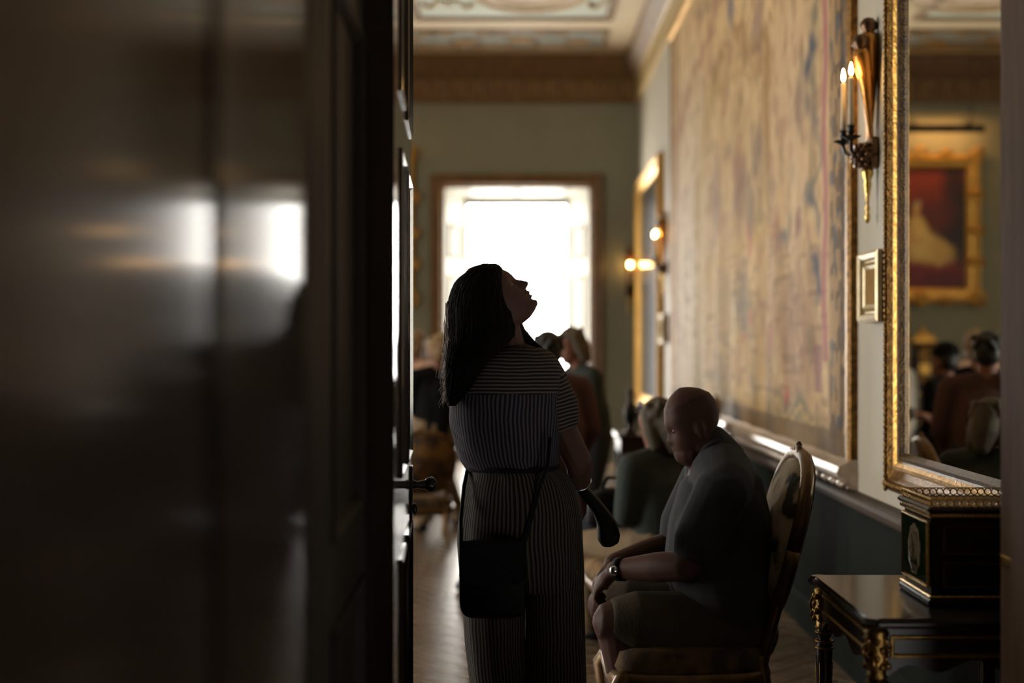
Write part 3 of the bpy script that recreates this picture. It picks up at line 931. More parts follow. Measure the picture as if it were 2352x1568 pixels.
# ---- sconces
def sconce(spread=.07):
    r = empty('wall_sconce')
    # two tapering horns, lashed together, balls on top
    b = B(); b.tube([(-.012, -.03, .02), (-.004, -.032, .25), (.0, -.035, .43)], [.012, .030, .046], 14); b.build('horn', M['horn'], r, True)
    b = B(); b.tube([(.02, -.03, .02), (.03, -.05, .22), (.045, -.075, .36)], [.010, .024, .040], 14); b.build('horn', M['horn'], r, True)
    for x, y, z, q in ((.0, -.036, .49, .036), (.048, -.082, .41, .034)):
        b = B(); b.lathe([(.0, -.055), (.02, -.05), (.016, -.03), (q, -.005), (q * .98, .015), (q * .6, .034), (0, .04)], (x, y, z), 14); b.build('finial', M['bronze'], r, True)
    b = B()
    for k in range(4):
        b.tube([(-.035 + .006 * k, -.07, .36 + .012 * k), (.0, -.085, .375 + .012 * k), (.05, -.105, .345 + .012 * k)], .006, 6)
    b.build('ribbon', M['ribbon'], r, True)
    b = B()       # scaly pine cone with a square shoulder
    b.ell((.0, -.052, -.045), (.044, .05, .055), 14, 9)
    for k in range(5):
        for j in range(9):
            a = 2 * math.pi * (j + k * .5) / 9
            zz = -.085 + .02 * k; rr = .046 * math.sqrt(max(.05, 1 - ((zz + .045) / .058) ** 2))
            b.ell((rr * math.cos(a), -.052 + rr * 1.1 * math.sin(a), zz), (.012, .012, .011), 6, 4)
    b.build('cone', M['bronze'], r, True)
    b = B().bbox(-.04, .04, -.04, .0, -.10, .03, .008); b.build('wall_plate', M['bronze'], r)
    b = B(); b.lathe([(.0, .0), (.022, -.005), (.026, -.03), (.014, -.06), (.017, -.075), (.010, -.12), (.006, -.16), (.012, -.175), (.006, -.19), (.013, -.205), (.009, -.23), (.0, -.24)], (.0, -.04, -.09), 12); b.build('tail', M['brass'], r, True)
    for s in (-1, 1):
        x1, y1 = s * spread, -.125 - (.03 if spread < .05 and s < 0 else 0)
        pts = [(0, -.05, -.03), (s * .3 * spread, -.09, -.05), (s * .7 * spread, -.12, -.03), (x1, y1, .0), (x1, y1, .015)]
        b = B().tube(pts, [.010, .009, .008, .008, .008], 8); arm = b.build('arm', M['black_metal'], r, True)
        b = B()
        n = 16
        b.rings([[(x1 + q * (1 + .22 * (j % 2)) * math.cos(2 * math.pi * j / n), y1 + q * (1 + .22 * (j % 2)) * math.sin(2 * math.pi * j / n), z) for j in range(n)] for q, z in ((.006, .008), (.034, .022), (.036, .026), (.012, .028))])
        b.build('drip_pan', M['black_metal'], arm)
        b = B(); b.lathe([(.008, .025), (.010, .035), (.017, .04), (.014, .055), (.018, .065), (.016, .07), (.0, .07)], (x1, y1, 0), 12); b.build('candle_cup', M['black_metal'], arm, True)
        b = B(); b.lathe([(.0115, .068), (.0113, .15), (.0105, .262), (.008, .268), (.0, .269)], (x1, y1, 0), 14); cd = b.build('candle', M['wax'], r, True)
        b = B(); b.lathe([(.0, .275), (.005, .279), (.0085, .289), (.0075, .303), (.0035, .321), (.0, .330)], (x1, y1, 0), 10); b.build('flame', M['flame'], cd, True)
    return r
M['horn'] = mat('amber_gilt_horn', (.62, .30, .07), (.34, .14, .03), rough=.24, metal=.75, scale=12, stretch=(20, 20, 1))
M['ribbon'] = mat('crimson_ribbon', (.34, .09, .06), rough=.5)
ZS = 2.30
sc1 = sconce()
sc1.location = (XR, 5.92, ZS - .015); sc1.rotation_euler = (0, 0, -math.pi / 2)
tag(sc1, 'bronze two-candle wall sconce between the tapestry and the tall gilt mirror', 'sconce', 'candle sconces')
sc2 = copy_tree(sc1); sc2.location = (XR, 14.45, ZS - .02)
tag(sc2, 'two-candle wall sconce just beyond the far end of the tapestry', 'sconce', 'candle sconces')
sc3 = sconce(.012); sc3.location = (1.36, YF, ZS - .14)
tag(sc3, 'glowing candle sconce on the far wall right of the window', 'sconce', 'candle sconces')

# ---- small framed panels under the sconces
def small_frame(Y, label):
    r = tag(empty('framed_panel', (XR, Y, 1.69)), label, 'picture frame', 'small framed panels')
    f = lambda u, v, h: (-h, u, v)
    B().box(-.045, -.0, -.165, .165, -.145, .145).build('box_frame', M['gold_dark'], r)
    B().frame(-.165, .165, -.145, .145, [(0, .04), (.0, .062), (.012, .07), (.03, .062), (.036, .045), (.07, .046)], f).build('moulding', M['pale_gilt'], r)
    B().box(-.05, -.04, -.12, .12, -.10, .10).build('label_panel', M['ochre_panel'], r)
    B().frame(-.112, .112, -.092, .092, [(0, .05), (.006, .057), (.02, .05)], f).build('inner_bead', M['pale_gilt'], r)
    return r
M['pale_gilt'] = mat('pale_gilt_wood', (.72, .60, .38), (.55, .42, .22), rough=.35, metal=.3, scale=20)
M['ochre_panel'] = mat('ochre_panel', (.34, .20, .06), (.25, .14, .04), rough=.85, scale=10, spec=.1)
small_frame(5.83, 'small gilt box frame under the nearer sconce, beside the gilt mirror')
small_frame(14.5, 'small framed panel under the far sconce past the tapestry').location.z = 1.62

# ---- tall gilt mirror on the right wall
MY0, MY1, MZ0, MZ1 = 3.62, 5.565, .885, 3.5
mr = tag(empty('wall_mirror', (XR, 5.0, MZ0)), 'tall gilt framed mirror reflecting a portrait and visitors', 'mirror')
loc(B().box(XR - .030, XR - .004, MY0 + .14, MY1 - .14, MZ0 + .12, MZ1 - .14).build('glass', M['mirror'], mr), mr)
loc(B().frame(MY0, MY1, MZ0, MZ1, [(0, 0), (0, .045), (.015, .06), (.045, .062), (.06, .045), (.10, .040), (.115, .045)], rwall).build('outer_frame', M['gold_dark'], mr), mr)
loc(B().frame(MY0 + .11, MY1 - .11, MZ0 + .085, MZ1 - .11, [(0, .04), (.008, .058), (.022, .060), (.034, .05)], rwall).build('gilt_ridge', M['gold'], mr), mr)
loc(B().frame(MY0 + .14, MY1 - .14, MZ0 + .115, MZ1 - .14, [(0, .052), (.012, .046), (.025, .050), (.045, .028)], rwall).build('inner_fillet', M['frame_dark'], mr), mr)
b = B()
def leafrow(n, u0, v0, u1, v1):
    for k in range(n):
        t = (k + .5) / n
        p = rwall(u0 + (u1 - u0) * t, v0 + (v1 - v0) * t, .064)
        b.ell(p, (.010, .014, .014), 6, 4)
leafrow(110, MY1 - .03, MZ0, MY1 - .03, MZ1); leafrow(60, MY0, MZ0 + .03, MY1, MZ0 + .03)
o = loc(b.build('leaf_carving', M['gold_dark'], mr, True), mr); o['kind'] = 'stuff'

# ---- pier glass near the window
pr = tag(empty('pier_glass', (XR, 16.2, .72)), 'pier glass in a gilt frame at the far end, beside the window', 'mirror')
loc(B().box(XR - .03, XR - .004, 14.95, 17.55, .80, 3.36).build('glass', M['old_mirror'], pr), pr)
loc(B().frame(14.80, 17.72, .70, 3.46, [(0, 0), (0, .05), (.03, .075), (.08, .06), (.11, .07), (.16, .03)], rwall).build('frame', M['gold'], pr), pr)

# ---- portrait on the far wall (a generic seated sitter)
PX0, PX1, PZ0, PZ1 = -2.93, -1.30, 1.93, 3.94
pt = tag(empty('portrait_painting', (-2.1, YF, PZ0)), 'portrait of a seated figure in white over red drapery, in a carved gilt frame', 'painting')
def portrait():
    nu, nv = 110, 140
    x0, x1, z0, z1 = PX0 + .24, PX1 - .24, PZ0 + .22, PZ1 - .26
    U = np.linspace(0, 1, nu)[None, :].repeat(nv, 0); V = np.linspace(0, 1, nv)[:, None].repeat(nu, 1)
    w1 = (vnoise(nu, nv, 14, 14, 41) - .5) * .045; w2 = (vnoise(nu, nv, 14, 14, 42) - .5) * .045
    u, v = U + w1, V + w2
    C = np.ones((nv, nu, 3)) * np.array(srgb(70, 34, 18))
    def lay(m, rgb, a=1.0):
        nonlocal C
        m = np.clip(m * a, 0, 1)[..., None]; C = C * (1 - m) + np.array(srgb(*rgb)) * m
    el = lambda x, y, rx, ry: 1 / (1 + np.exp(np.clip((((u - x) / rx) ** 2 + ((v - y) / ry) ** 2 - 1) * 5, -40, 40)))
    lay(el(.45, .92, .5, .22), (150, 52, 20), .9)
    lay(el(.12, .55, .16, .6), (34, 20, 14), .9)
    lay(el(.36, .62, .25, .18), (120, 40, 20), .6)
    lay(el(.38, .16, .36, .15), (132, 26, 22), .95); lay(el(.26, .07, .2, .07), (92, 14, 16), .9); lay(el(.6, .06, .2, .08), (110, 22, 20), .8)
    lay(el(.40, .30, .27, .10), (226, 186, 104), .95); lay(el(.46, .38, .17, .10), (238, 200, 120), .95); lay(el(.28, .34, .12, .07), (216, 172, 92), .9); lay(el(.50, .46, .105, .10), (236, 196, 112), .95)
    lay(el(.53, .555, .085, .055), (232, 190, 112), .95); lay(el(.53, .50, .065, .08), (240, 200, 116), .9); lay(el(.545, .61, .026, .04), (222, 166, 96), 1); lay(el(.545, .672, .042, .052), (226, 170, 100), 1); lay(el(.540, .712, .048, .026), (196, 170, 124), .95); lay(el(.62, .47, .028, .09), (226, 176, 104), .9); lay(el(.56, .40, .07, .022), (226, 176, 104), .85)
    C *= (.8 + .4 * vnoise(nu, nv, 40, 50, 43))[..., None]
    X = x0 + (x1 - x0) * U; Z = z0 + (z1 - z0) * V
    pos = np.stack([X + 2.1, np.full_like(X, -.035), Z - PZ0], -1)
    design_grid(nu, nv, pos, C, 'canvas', M['canvas'], pt)
M['canvas'] = attr_mat('oil_on_canvas', rough=.45, grain=.2, gscale=40, bump=.15, spec=.4)
portrait()
loc(B().box(PX0 + .1, PX1 - .1, YF - .03, YF - .004, PZ0 + .1, PZ1 - .1).build('stretcher', M['dark_room'], pt), pt)
loc(B().frame(PX0 + .05, PX1 - .05, PZ0 + .05, PZ1 - .08, [(0, 0), (0, .06), (.03, .11), (.07, .12), (.10, .08), (.15, .085), (.17, .06), (.195, .03)], fwall).build('frame', M['gold'], pt), pt)
def scroll(cx, cz, r, rot, mirror=1):
    bb = B()
    pts, rr = [], []
    for k in range(22):
        a = rot + mirror * k * .42; q = r * (1 - k / 26)
        pts.append(fwall(cx + q * math.cos(a), cz + q * math.sin(a), .09 + .03 * math.sin(k * .5))); rr.append(.028 * (1 - k / 40))
    bb.tube(pts, rr, 7)
    bb.ell(fwall(cx, cz, .10), (.03, .03, .03), 8, 6)
    return bb
for cx, s in ((PX0 + .10, 1), (PX1 - .10, -1)):
    for cz, t in ((PZ0 + .09, 1), (PZ1 - .12, -1)):
        loc(scroll(cx, cz, .11, math.pi / 4 * (1 if s * t > 0 else 3), s * t).build('corner_scroll', M['gold'], pt, True), pt)
    for cz in (PZ0 + .55, PZ0 + .95, PZ0 + 1.40):
        loc(scroll(cx - s * .01, cz, .085, 0, s).build('side_scroll', M['gold'], pt, True), pt)
for cz in (PZ0 + .08, PZ1 - .11):
    for fx in (.3, .5, .7):
        loc(scroll(PX0 + (PX1 - PX0) * fx, cz, .075 if fx != .5 else .11, 0, 1).build('edge_scroll', M['gold'], pt, True), pt)
# picture lamp bar above it
pl = tag(empty('picture_lamp', (-2.1, YF, 4.16)), 'dark picture lamp bar on the wall above the gilt framed portrait', 'lamp')
for x in (-2.7, -2.0):
    loc(B().tube([(x, YF, 4.22), (x, YF - .15, 4.24), (x, YF - .29, 4.17)], .012, 8).build('bracket', M['black_metal'], pl, True), pl)
b = B(); b.box(-2.84, -1.86, YF - .34, YF - .325, 4.085, 4.18); b.box(-2.84, -1.86, YF - .34, YF - .25, 4.17, 4.185)
loc(b.build('shade', M['black_metal'], pl), pl)
loc(B().tube([(-2.8, YF - .29, 4.148), (-1.9, YF - .29, 4.148)], .012, 8).build('lamp_tube', M['lamp_glow'], pl), pl)
loc(B().tube([(-2.77, YF - .02, 4.50), (-2.77, YF - .02, 4.22)], .006, 6).build('cord', M['black_metal'], pl), pl)

# ---- commode and mantel clock below the portrait
cm = tag(empty('commode', (-2.2, YF - .3, 0)), 'dark marquetry commode below the gilt framed portrait', 'cabinet')
B().bbox(-.75, .75, -.25, .24, .14, .95, .02).build('body', M['mahogany'], cm)
B().bbox(-.80, .80, -.29, .25, .95, .99, .012).build('top', M['marble'], cm)
for z in (.20, .56):
    dw = B().bbox(-.70, .70, -.262, -.25, z, z + .33, .006).build('drawer', M['mahogany'], cm)
    B().frame(-.68, .68, z + .02, z + .31, [(0, .262), (.006, .272), (.02, .27), (.026, .262)], lambda u, v, h: (u, -h, v)).build('drawer_mount', M['brass'], dw)
    for x in (-.4, .4):
        B().tube([(x - .05, -.262, z + .18), (x - .04, -.29, z + .15), (x + .04, -.29, z + .15), (x + .05, -.262, z + .18)], .007, 6).build('handle', M['brass'], dw, True)
for x in (-.70, .70):
    for y in (-.21, .20):
        B().tube([(x, y, .16), (x * 1.01, y, .08), (x * 1.03, y, .01)], [.035, .022, .016], 8).build('leg', M['brass'], cm, True)
ck = tag(empty('mantel_clock', (-2.08, YF - .30, .99)), 'gilt and tortoiseshell bracket clock standing on the commode', 'clock')
B().bbox(-.17, .17, -.10, .10, .0, .07, .012).build('plinth', M['gold_dark'], ck)
b = B(); b.rings([[(sx * w, sy * d, z) for sx, sy in ((-1, -1), (1, -1), (1, 1), (-1, 1))] for w, d, z in ((.15, .09, .07), (.12, .08, .16), (.115, .08, .42), (.14, .09, .46))]); b.build('case', M['mahogany'], ck)
B().bbox(-.175, .175, -.11, .11, .46, .50, .01).build('cornice', M['gold_dark'], ck)
b = B(); b.rings([[(sx * w, sy * d, z) for sx, sy in ((-1, -1), (1, -1), (1, 1), (-1, 1))] for w, d, z in ((.14, .09, .50), (.12, .08, .56), (.06, .05, .60), (.03, .03, .63))]); b.build('pediment', M['gold'], ck)
B().lathe([(0, .62), (.02, .625), (.012, .65), (.025, .67), (.0, .71)], (0, 0, 0), 10).build('finial', M['gold'], ck, True)
B().lathe([(0, -.085), (.085, -.088), (.09, -.10), (.08, -.105), (0, -.10)], (0, 0, .34), 20, 'y').build('dial', M['ochre_panel'], ck, True)
B().bbox(-.07, .07, -.092, -.08, .10, .24, .004).build('door_glass', M['gold'], ck)
vz = tag(empty('porcelain_bowl', (-2.72, YF - .34, .99)), 'small white porcelain bowl on the commode right of the clock in the mirror', 'bowl')
B().lathe([(.05, 0), (.055, .01), (.04, .02), (.09, .06), (.11, .10), (.105, .10), (.08, .06), (.0, .03)], (0, 0, 0), 18).build('bowl', M['white_paint'], vz, True)

# ---- gilt chairs with tapestry upholstery
def make_chair(up):
    r = empty('side_chair')
    W, D, SZ = .31, .27, .40
    b = B()
    pr = []
    for z, k in ((SZ - .02, .96), (SZ + .01, 1.0), (SZ + .06, .97), (SZ + .085, .80), (SZ + .095, .4)):
        pr.append([(W * k * (1 - .12 * max(0, (y_))) * x_, D * k * y_, z) for x_, y_ in [(math.copysign(abs(math.cos(a)) ** .45, math.cos(a)), math.copysign(abs(math.sin(a)) ** .45, math.sin(a))) for a in [2 * math.pi * j / 28 for j in range(28)]]])
    b.rings(pr); b.build('seat', M['uphol_brown'], r, True)
    b = B()
    rail = [[(W * k * 1.02 * (1 - .12 * max(0, y_)) * x_, D * k * 1.02 * y_, z + (.02 * math.cos(4 * a_) if z < SZ - .05 else 0)) for x_, y_, a_ in [(math.copysign(abs(math.cos(a)) ** .45, math.cos(a)), math.copysign(abs(math.sin(a)) ** .45, math.sin(a)), a) for a in [2 * math.pi * j / 28 for j in range(28)]]] for z, k in ((SZ - .085, .93), (SZ - .07, 1.0), (SZ - .03, 1.02), (SZ - .005, .99))]
    b.rings(rail); b.build('seat_rail', M['gilt_wood'], r, True)
    for sx in (-1, 1):
        b = B().tube([(sx * .27, -.22, SZ - .03), (sx * .30, -.255, SZ - .10), (sx * .285, -.25, SZ - .22), (sx * .265, -.225, .08), (sx * .28, -.245, .03), (sx * .29, -.26, .012)], [.034, .040, .026, .016, .015, .012], 10); b.build('leg', M['gilt_wood'], r, True)
        b = B().tube([(sx * .22, .23, SZ + .02), (sx * .22, .25, SZ - .12), (sx * .225, .27, .10), (sx * .235, .305, .012)], [.026, .026, .018, .014], 10); b.build('leg', M['gilt_wood'], r, True)
    # back: cartouche frame + pad
    def back(x, z, h): return (x, .235 + (z - SZ) * .24 - h, z)
    shape = []
    for j in range(36):
        a = 2 * math.pi * j / 36
        c, s = math.cos(a), math.sin(a)
        x = .265 * math.copysign(abs(c) ** .6, c) * (1 + .06 * s)
        z = .80 + .26 * math.copysign(abs(s) ** .7, s) + (.045 * (1 - (x / .27) ** 2) if s > 0 else 0)
        shape.append((x, z))
    b = B(); b.tube([back(x, z, .0) for x, z in shape + shape[:1]], .024, 8, caps=False); b.build('back_frame', M['gilt_wood'], r, True)
    b = B()
    b.rings([[back(x * k, .80 + (z - .80) * k, h) for x, z in shape] for k, h in ((.97, -.03), (.97, .01), (.88, .035), (.6, .05), (.25, .055))]); b.build('backrest', up, r, True)
    for sx in (-1, 1):
        b = B().tube([(sx * .215, .235, SZ + .0), back(sx * .215, SZ + .14, 0), back(sx * .225, .62, 0)], .020, 8); b.build('back_post', M['gilt_wood'], r, True)
    b = B()
    for k in range(-2, 3):
        b.ell(back(k * .022, 1.10 + .012 * (2 - abs(k)), .008), (.018, .014, .026), 8, 6)
    b.build('crest', M['gilt_wood'], r, True)
    return r
M['gilt_wood'] = mat('gilt_beech', (.20, .11, .035), (.09, .045, .014), rough=.38, metal=.5, scale=18)
ch1 = make_chair(M['uphol'])
ch1.scale = (1, 1, .975); ch1.location = (.555, 4.90, 0); ch1.rotation_euler = (0, 0, -math.pi / 2)
tag(ch1, 'gilt chair with floral tapestry back, the seated bald man in it', 'chair', 'gilt side chairs')
ch2 = copy_tree(ch1); ch2.location = (.93, 9.75, 0); ch2.rotation_euler = (0, 0, -math.pi / 2 - .25)
tag(ch2, 'gilt tapestry chair against the wall behind the bald man', 'chair', 'gilt side chairs')
ch3 = make_chair(M['uphol_brown'])
ch3.location = (-.78, 10.3, 0); ch3.rotation_euler = (0, 0, math.pi + .2); ch3.scale = (.92, .92, .76)
tag(ch3, 'brown tapestry chair turned away beside the open door, below the blonde visitor', 'chair', 'gilt side chairs')
ch4 = copy_tree(ch3); ch4.location = (.58, 6.8, 0); ch4.rotation_euler = (0, 0, -math.pi / 2 + .1); ch4.scale = (1, 1, .9)
tag(ch4, 'gilt chair with the seated grey-haired woman in it, beyond the bald man', 'chair', 'gilt side chairs')

# ---- tan upholstered stool
ts = tag(empty('upholstered_stool', (.76, 9.1, 0)), 'tan upholstered stool on the floor beyond the bald man\'s knees', 'stool')
b = B(); b.rings([[(.22 * k * math.copysign(abs(math.cos(a)) ** .5, math.cos(a)), .24 * k * math.copysign(abs(math.sin(a)) ** .5, math.sin(a)), z) for a in [2 * math.pi * j / 28 for j in range(28)]] for k, z in ((.94, .20), (1, .22), (1, .42), (.97, .47), (.8, .50), (.4, .51))]); b.build('seat', M['tan_cloth'], ts, True)
for sx in (-1, 1):
    for sy in (-1, 1):
        B().tube([(sx * .17, sy * .19, .22), (sx * .18, sy * .2, .1), (sx * .18, sy * .2, .01)], [.03, .02, .016], 8).build('leg', M['gilt_wood'], ts, True)
# ---- small bureau with a bronze figure by the far wall
bu = tag(empty('side_table', (.98, 11.4, 0)), 'small dark side table in front of the pier glass', 'table')
B().bbox(-.24, .24, -.3, .3, .72, .75, .01).build('table_top', M['mahogany'], bu)
B().bbox(-.21, .21, -.27, .27, .60, .72, .006).build('apron', M['mahogany'], bu)
for sx in (-1, 1):
    for sy in (-1, 1):
        B().tube([(sx * .19, sy * .25, .62), (sx * .19, sy * .25, .3), (sx * .19, sy * .25, .01)], [.026, .020, .014], 8).build('leg', M['mahogany'], bu, True)
b = B()
b.lathe([(.055, 0), (.06, .015), (.035, .03), (.025, .06), (.048, .12), (.055, .17), (.035, .22), (.018, .26), (.022, .30), (.026, .33), (.016, .36), (.0, .37)], (0, 0, 0), 16)
b.tube([(.03, 0, .24), (.06, 0, .2), (.05, 0, .14)], .008, 6)
o = b.build('bronze_vase', M['bronze_black'] if 'bronze_black' in M else M['black_metal'], None, True); o.location = (.86, 11.25, .75)
tag(o, 'slim dark bronze ewer on the small side table', 'vase')
o = B().lathe([(.03, 0), (.035, .01), (.02, .02), (.04, .05), (.05, .06), (.0, .05)], (0, 0, 0), 14).build('small_dish', M['white_paint'], None, True); o.location = (1.08, 11.25, .75)
tag(o, 'small pale dish beside the dark bronze ewer', 'dish')

# ---- writing table and porcelain-mounted cabinet (right foreground)
wt = tag(empty('writing_table', (1.165, 3.995, 0)), 'dark polished writing table with gilt mounts below the tall mirror', 'table')
TX, TYH, TZ = .272, .345, .75
def shaped(k, z):
    pts = []
    n = 10
    for cx, cy in ((1, 1), (-1, 1), (-1, -1), (1, -1)):
        # straight sides with notched, rounded corners
        c = Vector((cx * (TX * k - .03), cy * (TYH * k - .03)))
        a0 = {(1, 1): 0, (-1, 1): 90, (-1, -1): 180, (1, -1): 270}[(cx, cy)]
        for j in range(6):
            a = math.radians(a0 + 90 * j / 5)
            rr = .045 if 0 < j < 5 else .03
            pts.append((c.x + rr * math.cos(a), c.y + rr * math.sin(a), z))
    return pts
b = B(); b.rings([shaped(1.0, TZ - .028), shaped(1.015, TZ - .02), shaped(1.015, TZ - .008), shaped(1.0, TZ)]); b.build('table_top', M['marble'], wt)
b = B(); b.rings([shaped(1.02, TZ - .022), shaped(1.03, TZ - .018), shaped(1.03, TZ - .012), shaped(1.02, TZ - .008)], cap=False); b.build('top_edge', M['mahogany'], wt)
def apron(axis, s):
    b = B()
    L = (TX if axis == 0 else TYH) - .02
    o = (TYH if axis == 0 else TX) - .025
    top, botm = [], []
    n = 24
    for j in range(n + 1):
        t = -1 + 2 * j / n
        zb = TZ - .125 - .04 * (abs(t) ** 3) + .015 * math.cos(t * 9)
        top.append((t * L, TZ - .028)); botm.append((t * L, zb))
    q = lambda p, d: (p[0], s * (o + d), p[1]) if axis == 0 else (s * (o + d), p[0], p[1])
    b.rings([[q(p, 0) for p in top], [q(p, .012) for p in top], [q(p, .012) for p in botm], [q(p, 0) for p in botm], [q(p, 0) for p in top]], cap=False, closed=False)
    ap = b.build('apron', M['mahogany'], wt)
    fn = (lambda u, v, h: (u, s * (o + .012 + h), v)) if axis == 0 else (lambda u, v, h: (s * (o + .012 + h), u, v))
    B().frame(-L * .86, L * .86, TZ - .105, TZ - .045, [(0, 0), (.003, .005), (.008, .006), (.012, 0)], fn).build('gilt_beading', M['table_mount'], ap)
for ax_, s in ((0, -1), (0, 1), (1, -1), (1, 1)): apron(ax_, s)
for sx in (-1, 1):
    for sy in (-1, 1):
        cx, cy = sx * (TX - .025), sy * (TYH - .025)
        b = B(); b.lathe([(.0, TZ - .15), (.020, TZ - .15), (.024, TZ - .17), (.016, TZ - .19), (.026, TZ - .21), (.024, TZ - .25), (.013, .10), (.016, .08), (.012, .05), (.008, .0), (0, 0)], (cx, cy, 0), 16)
        lg = b.build('leg', M['mahogany'], wt, True)
        b = B()
        b.lathe([(.026, TZ - .03), (.032, TZ - .04), (.027, TZ - .06), (.030, TZ - .10), (.024, TZ - .145), (.030, TZ - .155), (.02, TZ - .16)], (cx, cy, 0), 16)
        for k in range(4):
            for j in range(7):
                a = 2 * math.pi * (j + .5 * (k % 2)) / 7
                b.ell((cx + .030 * math.cos(a), cy + .030 * math.sin(a), TZ - .06 - .022 * k), (.008, .008, .010), 6, 4)
        a0 = math.atan2(sy, sx)
        for z_, q in ((TZ - .085, .020), (TZ - .115, .014)):
            pts = [(cx + sx * .026 + q * math.cos(t) * (-math.sin(a0)), cy + sy * .026 + q * math.cos(t) * math.cos(a0), z_ + q * math.sin(t)) for t in [2 * math.pi * j / 12 for j in range(13)]]
            b.tube(pts, .004, 5)
        b.build('leg_mount', M['table_mount'], lg, True)
        b = B()
        for z_ in (TZ - .168, TZ - .195, TZ - .215):
            b.tube([(cx + .026 * math.cos(t), cy + .026 * math.sin(t), z_) for t in [2 * math.pi * j / 16 for j in range(17)]], .004, 5, caps=False)
        for j in range(8):
            a = 2 * math.pi * j / 8
            b.tube([(cx + .0245 * math.cos(a), cy + .0245 * math.sin(a), TZ - .26), (cx + .018 * math.cos(a), cy + .018 * math.sin(a), .30)], .002, 4)
        b.build('gilt_ring', M['table_mount'], lg, True)

cb = tag(empty('table_cabinet', (1.265, 3.955, TZ)), 'small dark cabinet with green porcelain plaque and pierced gilt gallery, standing on the writing table', 'cabinet')
CXH, CYH, CH = .172, .150, .268
b = B(); b.bbox(-CXH + .008, CXH - .008, -CYH + .008, CYH - .008, .012, CH - .012, .01); b.build('body', M['mahogany'], cb)
B().bbox(-CXH - .004, CXH + .004, -CYH - .004, CYH + .004, 0, .022, .006).build('plinth', M['mahogany'], cb)
B().bbox(-CXH - .008, CXH + .008, -CYH - .008, CYH + .008, CH - .016, CH, .006).build('top', M['marble'], cb)
for z0_, z1_ in ((.022, .03), (CH - .030, CH - .016)):
    B().bbox(-CXH - .002, CXH + .002, -CYH - .002, CYH + .002, z0_, z1_, .003).build('gilt_moulding', M['brass'], cb)
B().bbox(-CXH + .001, -CXH + .009, -CYH + .028, CYH - .022, .052, CH - .048, .003).build('plaque', M['plaque_green'], cb)
B().frame(-CYH + .022, CYH - .016, .044, CH - .040, [(0, 0), (.002, .006), (.006, .007), (.010, 0)], lambda u, v, h: (-CXH + .004 - h, u, v)).build('plaque_frame', M['brass'], cb)
def oval():
    n, m = 48, 26
    R, A = np.meshgrid(np.linspace(0.02, 1, m), np.linspace(0, 2 * math.pi, n), indexing='ij')
    edge = 1 + .05 * np.sin(A * 9)
    yy = .060 * R * np.cos(A) * np.where(R > .9, edge, 1); zz = .070 * R * np.sin(A) * np.where(R > .9, edge, 1)
    nz = vnoise(n, m, 14, 9, 51) * .6 + vnoise(n, m, 26, 14, 52) * .4
    C = np.ones((m, n, 3)) * np.array((.88, .80, .66))
    def lay(mask, rgb, a):
        nonlocal C
        k = np.clip(mask * a, 0, 1)[..., None]; C = C * (1 - k) + np.array(rgb) * k
    lay(np.exp(-((zz + .035) / .018) ** 2) * (np.abs(yy) < .036), (.05, .04, .03), .9)
    lay(np.exp(-((zz - .0) / .03) ** 2 - ((yy - .004) / .012) ** 2), (.08, .07, .05), .85)
    lay((nz > .60) * (R < .95), (.09, .10, .07), .75)
    lay((nz < .30) * (R < .9), (.30, .14, .12), .5)
    pos = np.stack([np.full_like(yy, -CXH - .003) + .002 * R ** 4, yy + .003, zz + .135], -1)
    design_grid(n, m, pos, C, 'oval_painting', M['porcelain'], cb)
M['porcelain'] = attr_mat('painted_porcelain', rough=.15, grain=.1, gscale=60, bump=.02, spec=.6)
oval()
# near face: door panel with beading and a shelf-line drawer
for z0_, z1_ in ((.045, .125), (.135, CH - .045)):
    dr = B().bbox(-CXH + .03, CXH - .03, -CYH - .001, -CYH + .01, z0_, z1_, .003).build('drawer', M['mahogany'], cb)
    B().frame(-CXH + .034, CXH - .034, z0_ + .004, z1_ - .004, [(0, 0), (.002, .003), (.005, .003), (.007, 0)], lambda u, v, h: (u, -CYH - .001 - h, v)).build('beading', M['bronze'], dr)
    kb = B(); kb.ell((.03, -CYH - .012, (z0_ + z1_) / 2), (.008, .012, .008), 8, 6); kb.build('knob', M['brass'], dr, True)
ring = B()
ring.tube([(.0095 * math.cos(t), 0, .011 + .0095 * math.sin(t)) for t in [2 * math.pi * j / 10 for j in range(11)]], .0020, 5, caps=False)
ring_me = ring.mesh('gallery_ring', True); ring_me.materials.append(M['brass'])
def ringrow(x0, y0, x1, y1, rz):
    n = int(math.hypot(x1 - x0, y1 - y0) / .0195)
    for k in range(n):
        t = (k + .5) / n
        o = bpy.data.objects.new('gallery_ring', ring_me); coll.objects.link(o); o.parent = cb
        o.location = (x0 + (x1 - x0) * t, y0 + (y1 - y0) * t, CH); o.rotation_euler = (0, 0, rz)
gx, gy = CXH - .004, CYH - .004
ringrow(-gx, -gy, gx, -gy, 0); ringrow(-gx, gy, gx, gy, 0); ringrow(-gx, -gy, -gx, gy, math.pi / 2); ringrow(gx, -gy, gx, gy, math.pi / 2)
b = B(); b.tube([(-gx, -gy, CH + .0215), (gx, -gy, CH + .0215), (gx, gy, CH + .0215), (-gx, gy, CH + .0215), (-gx, -gy, CH + .0215)], .0018, 5, caps=False); b.build('gallery_rail', M['brass'], cb)

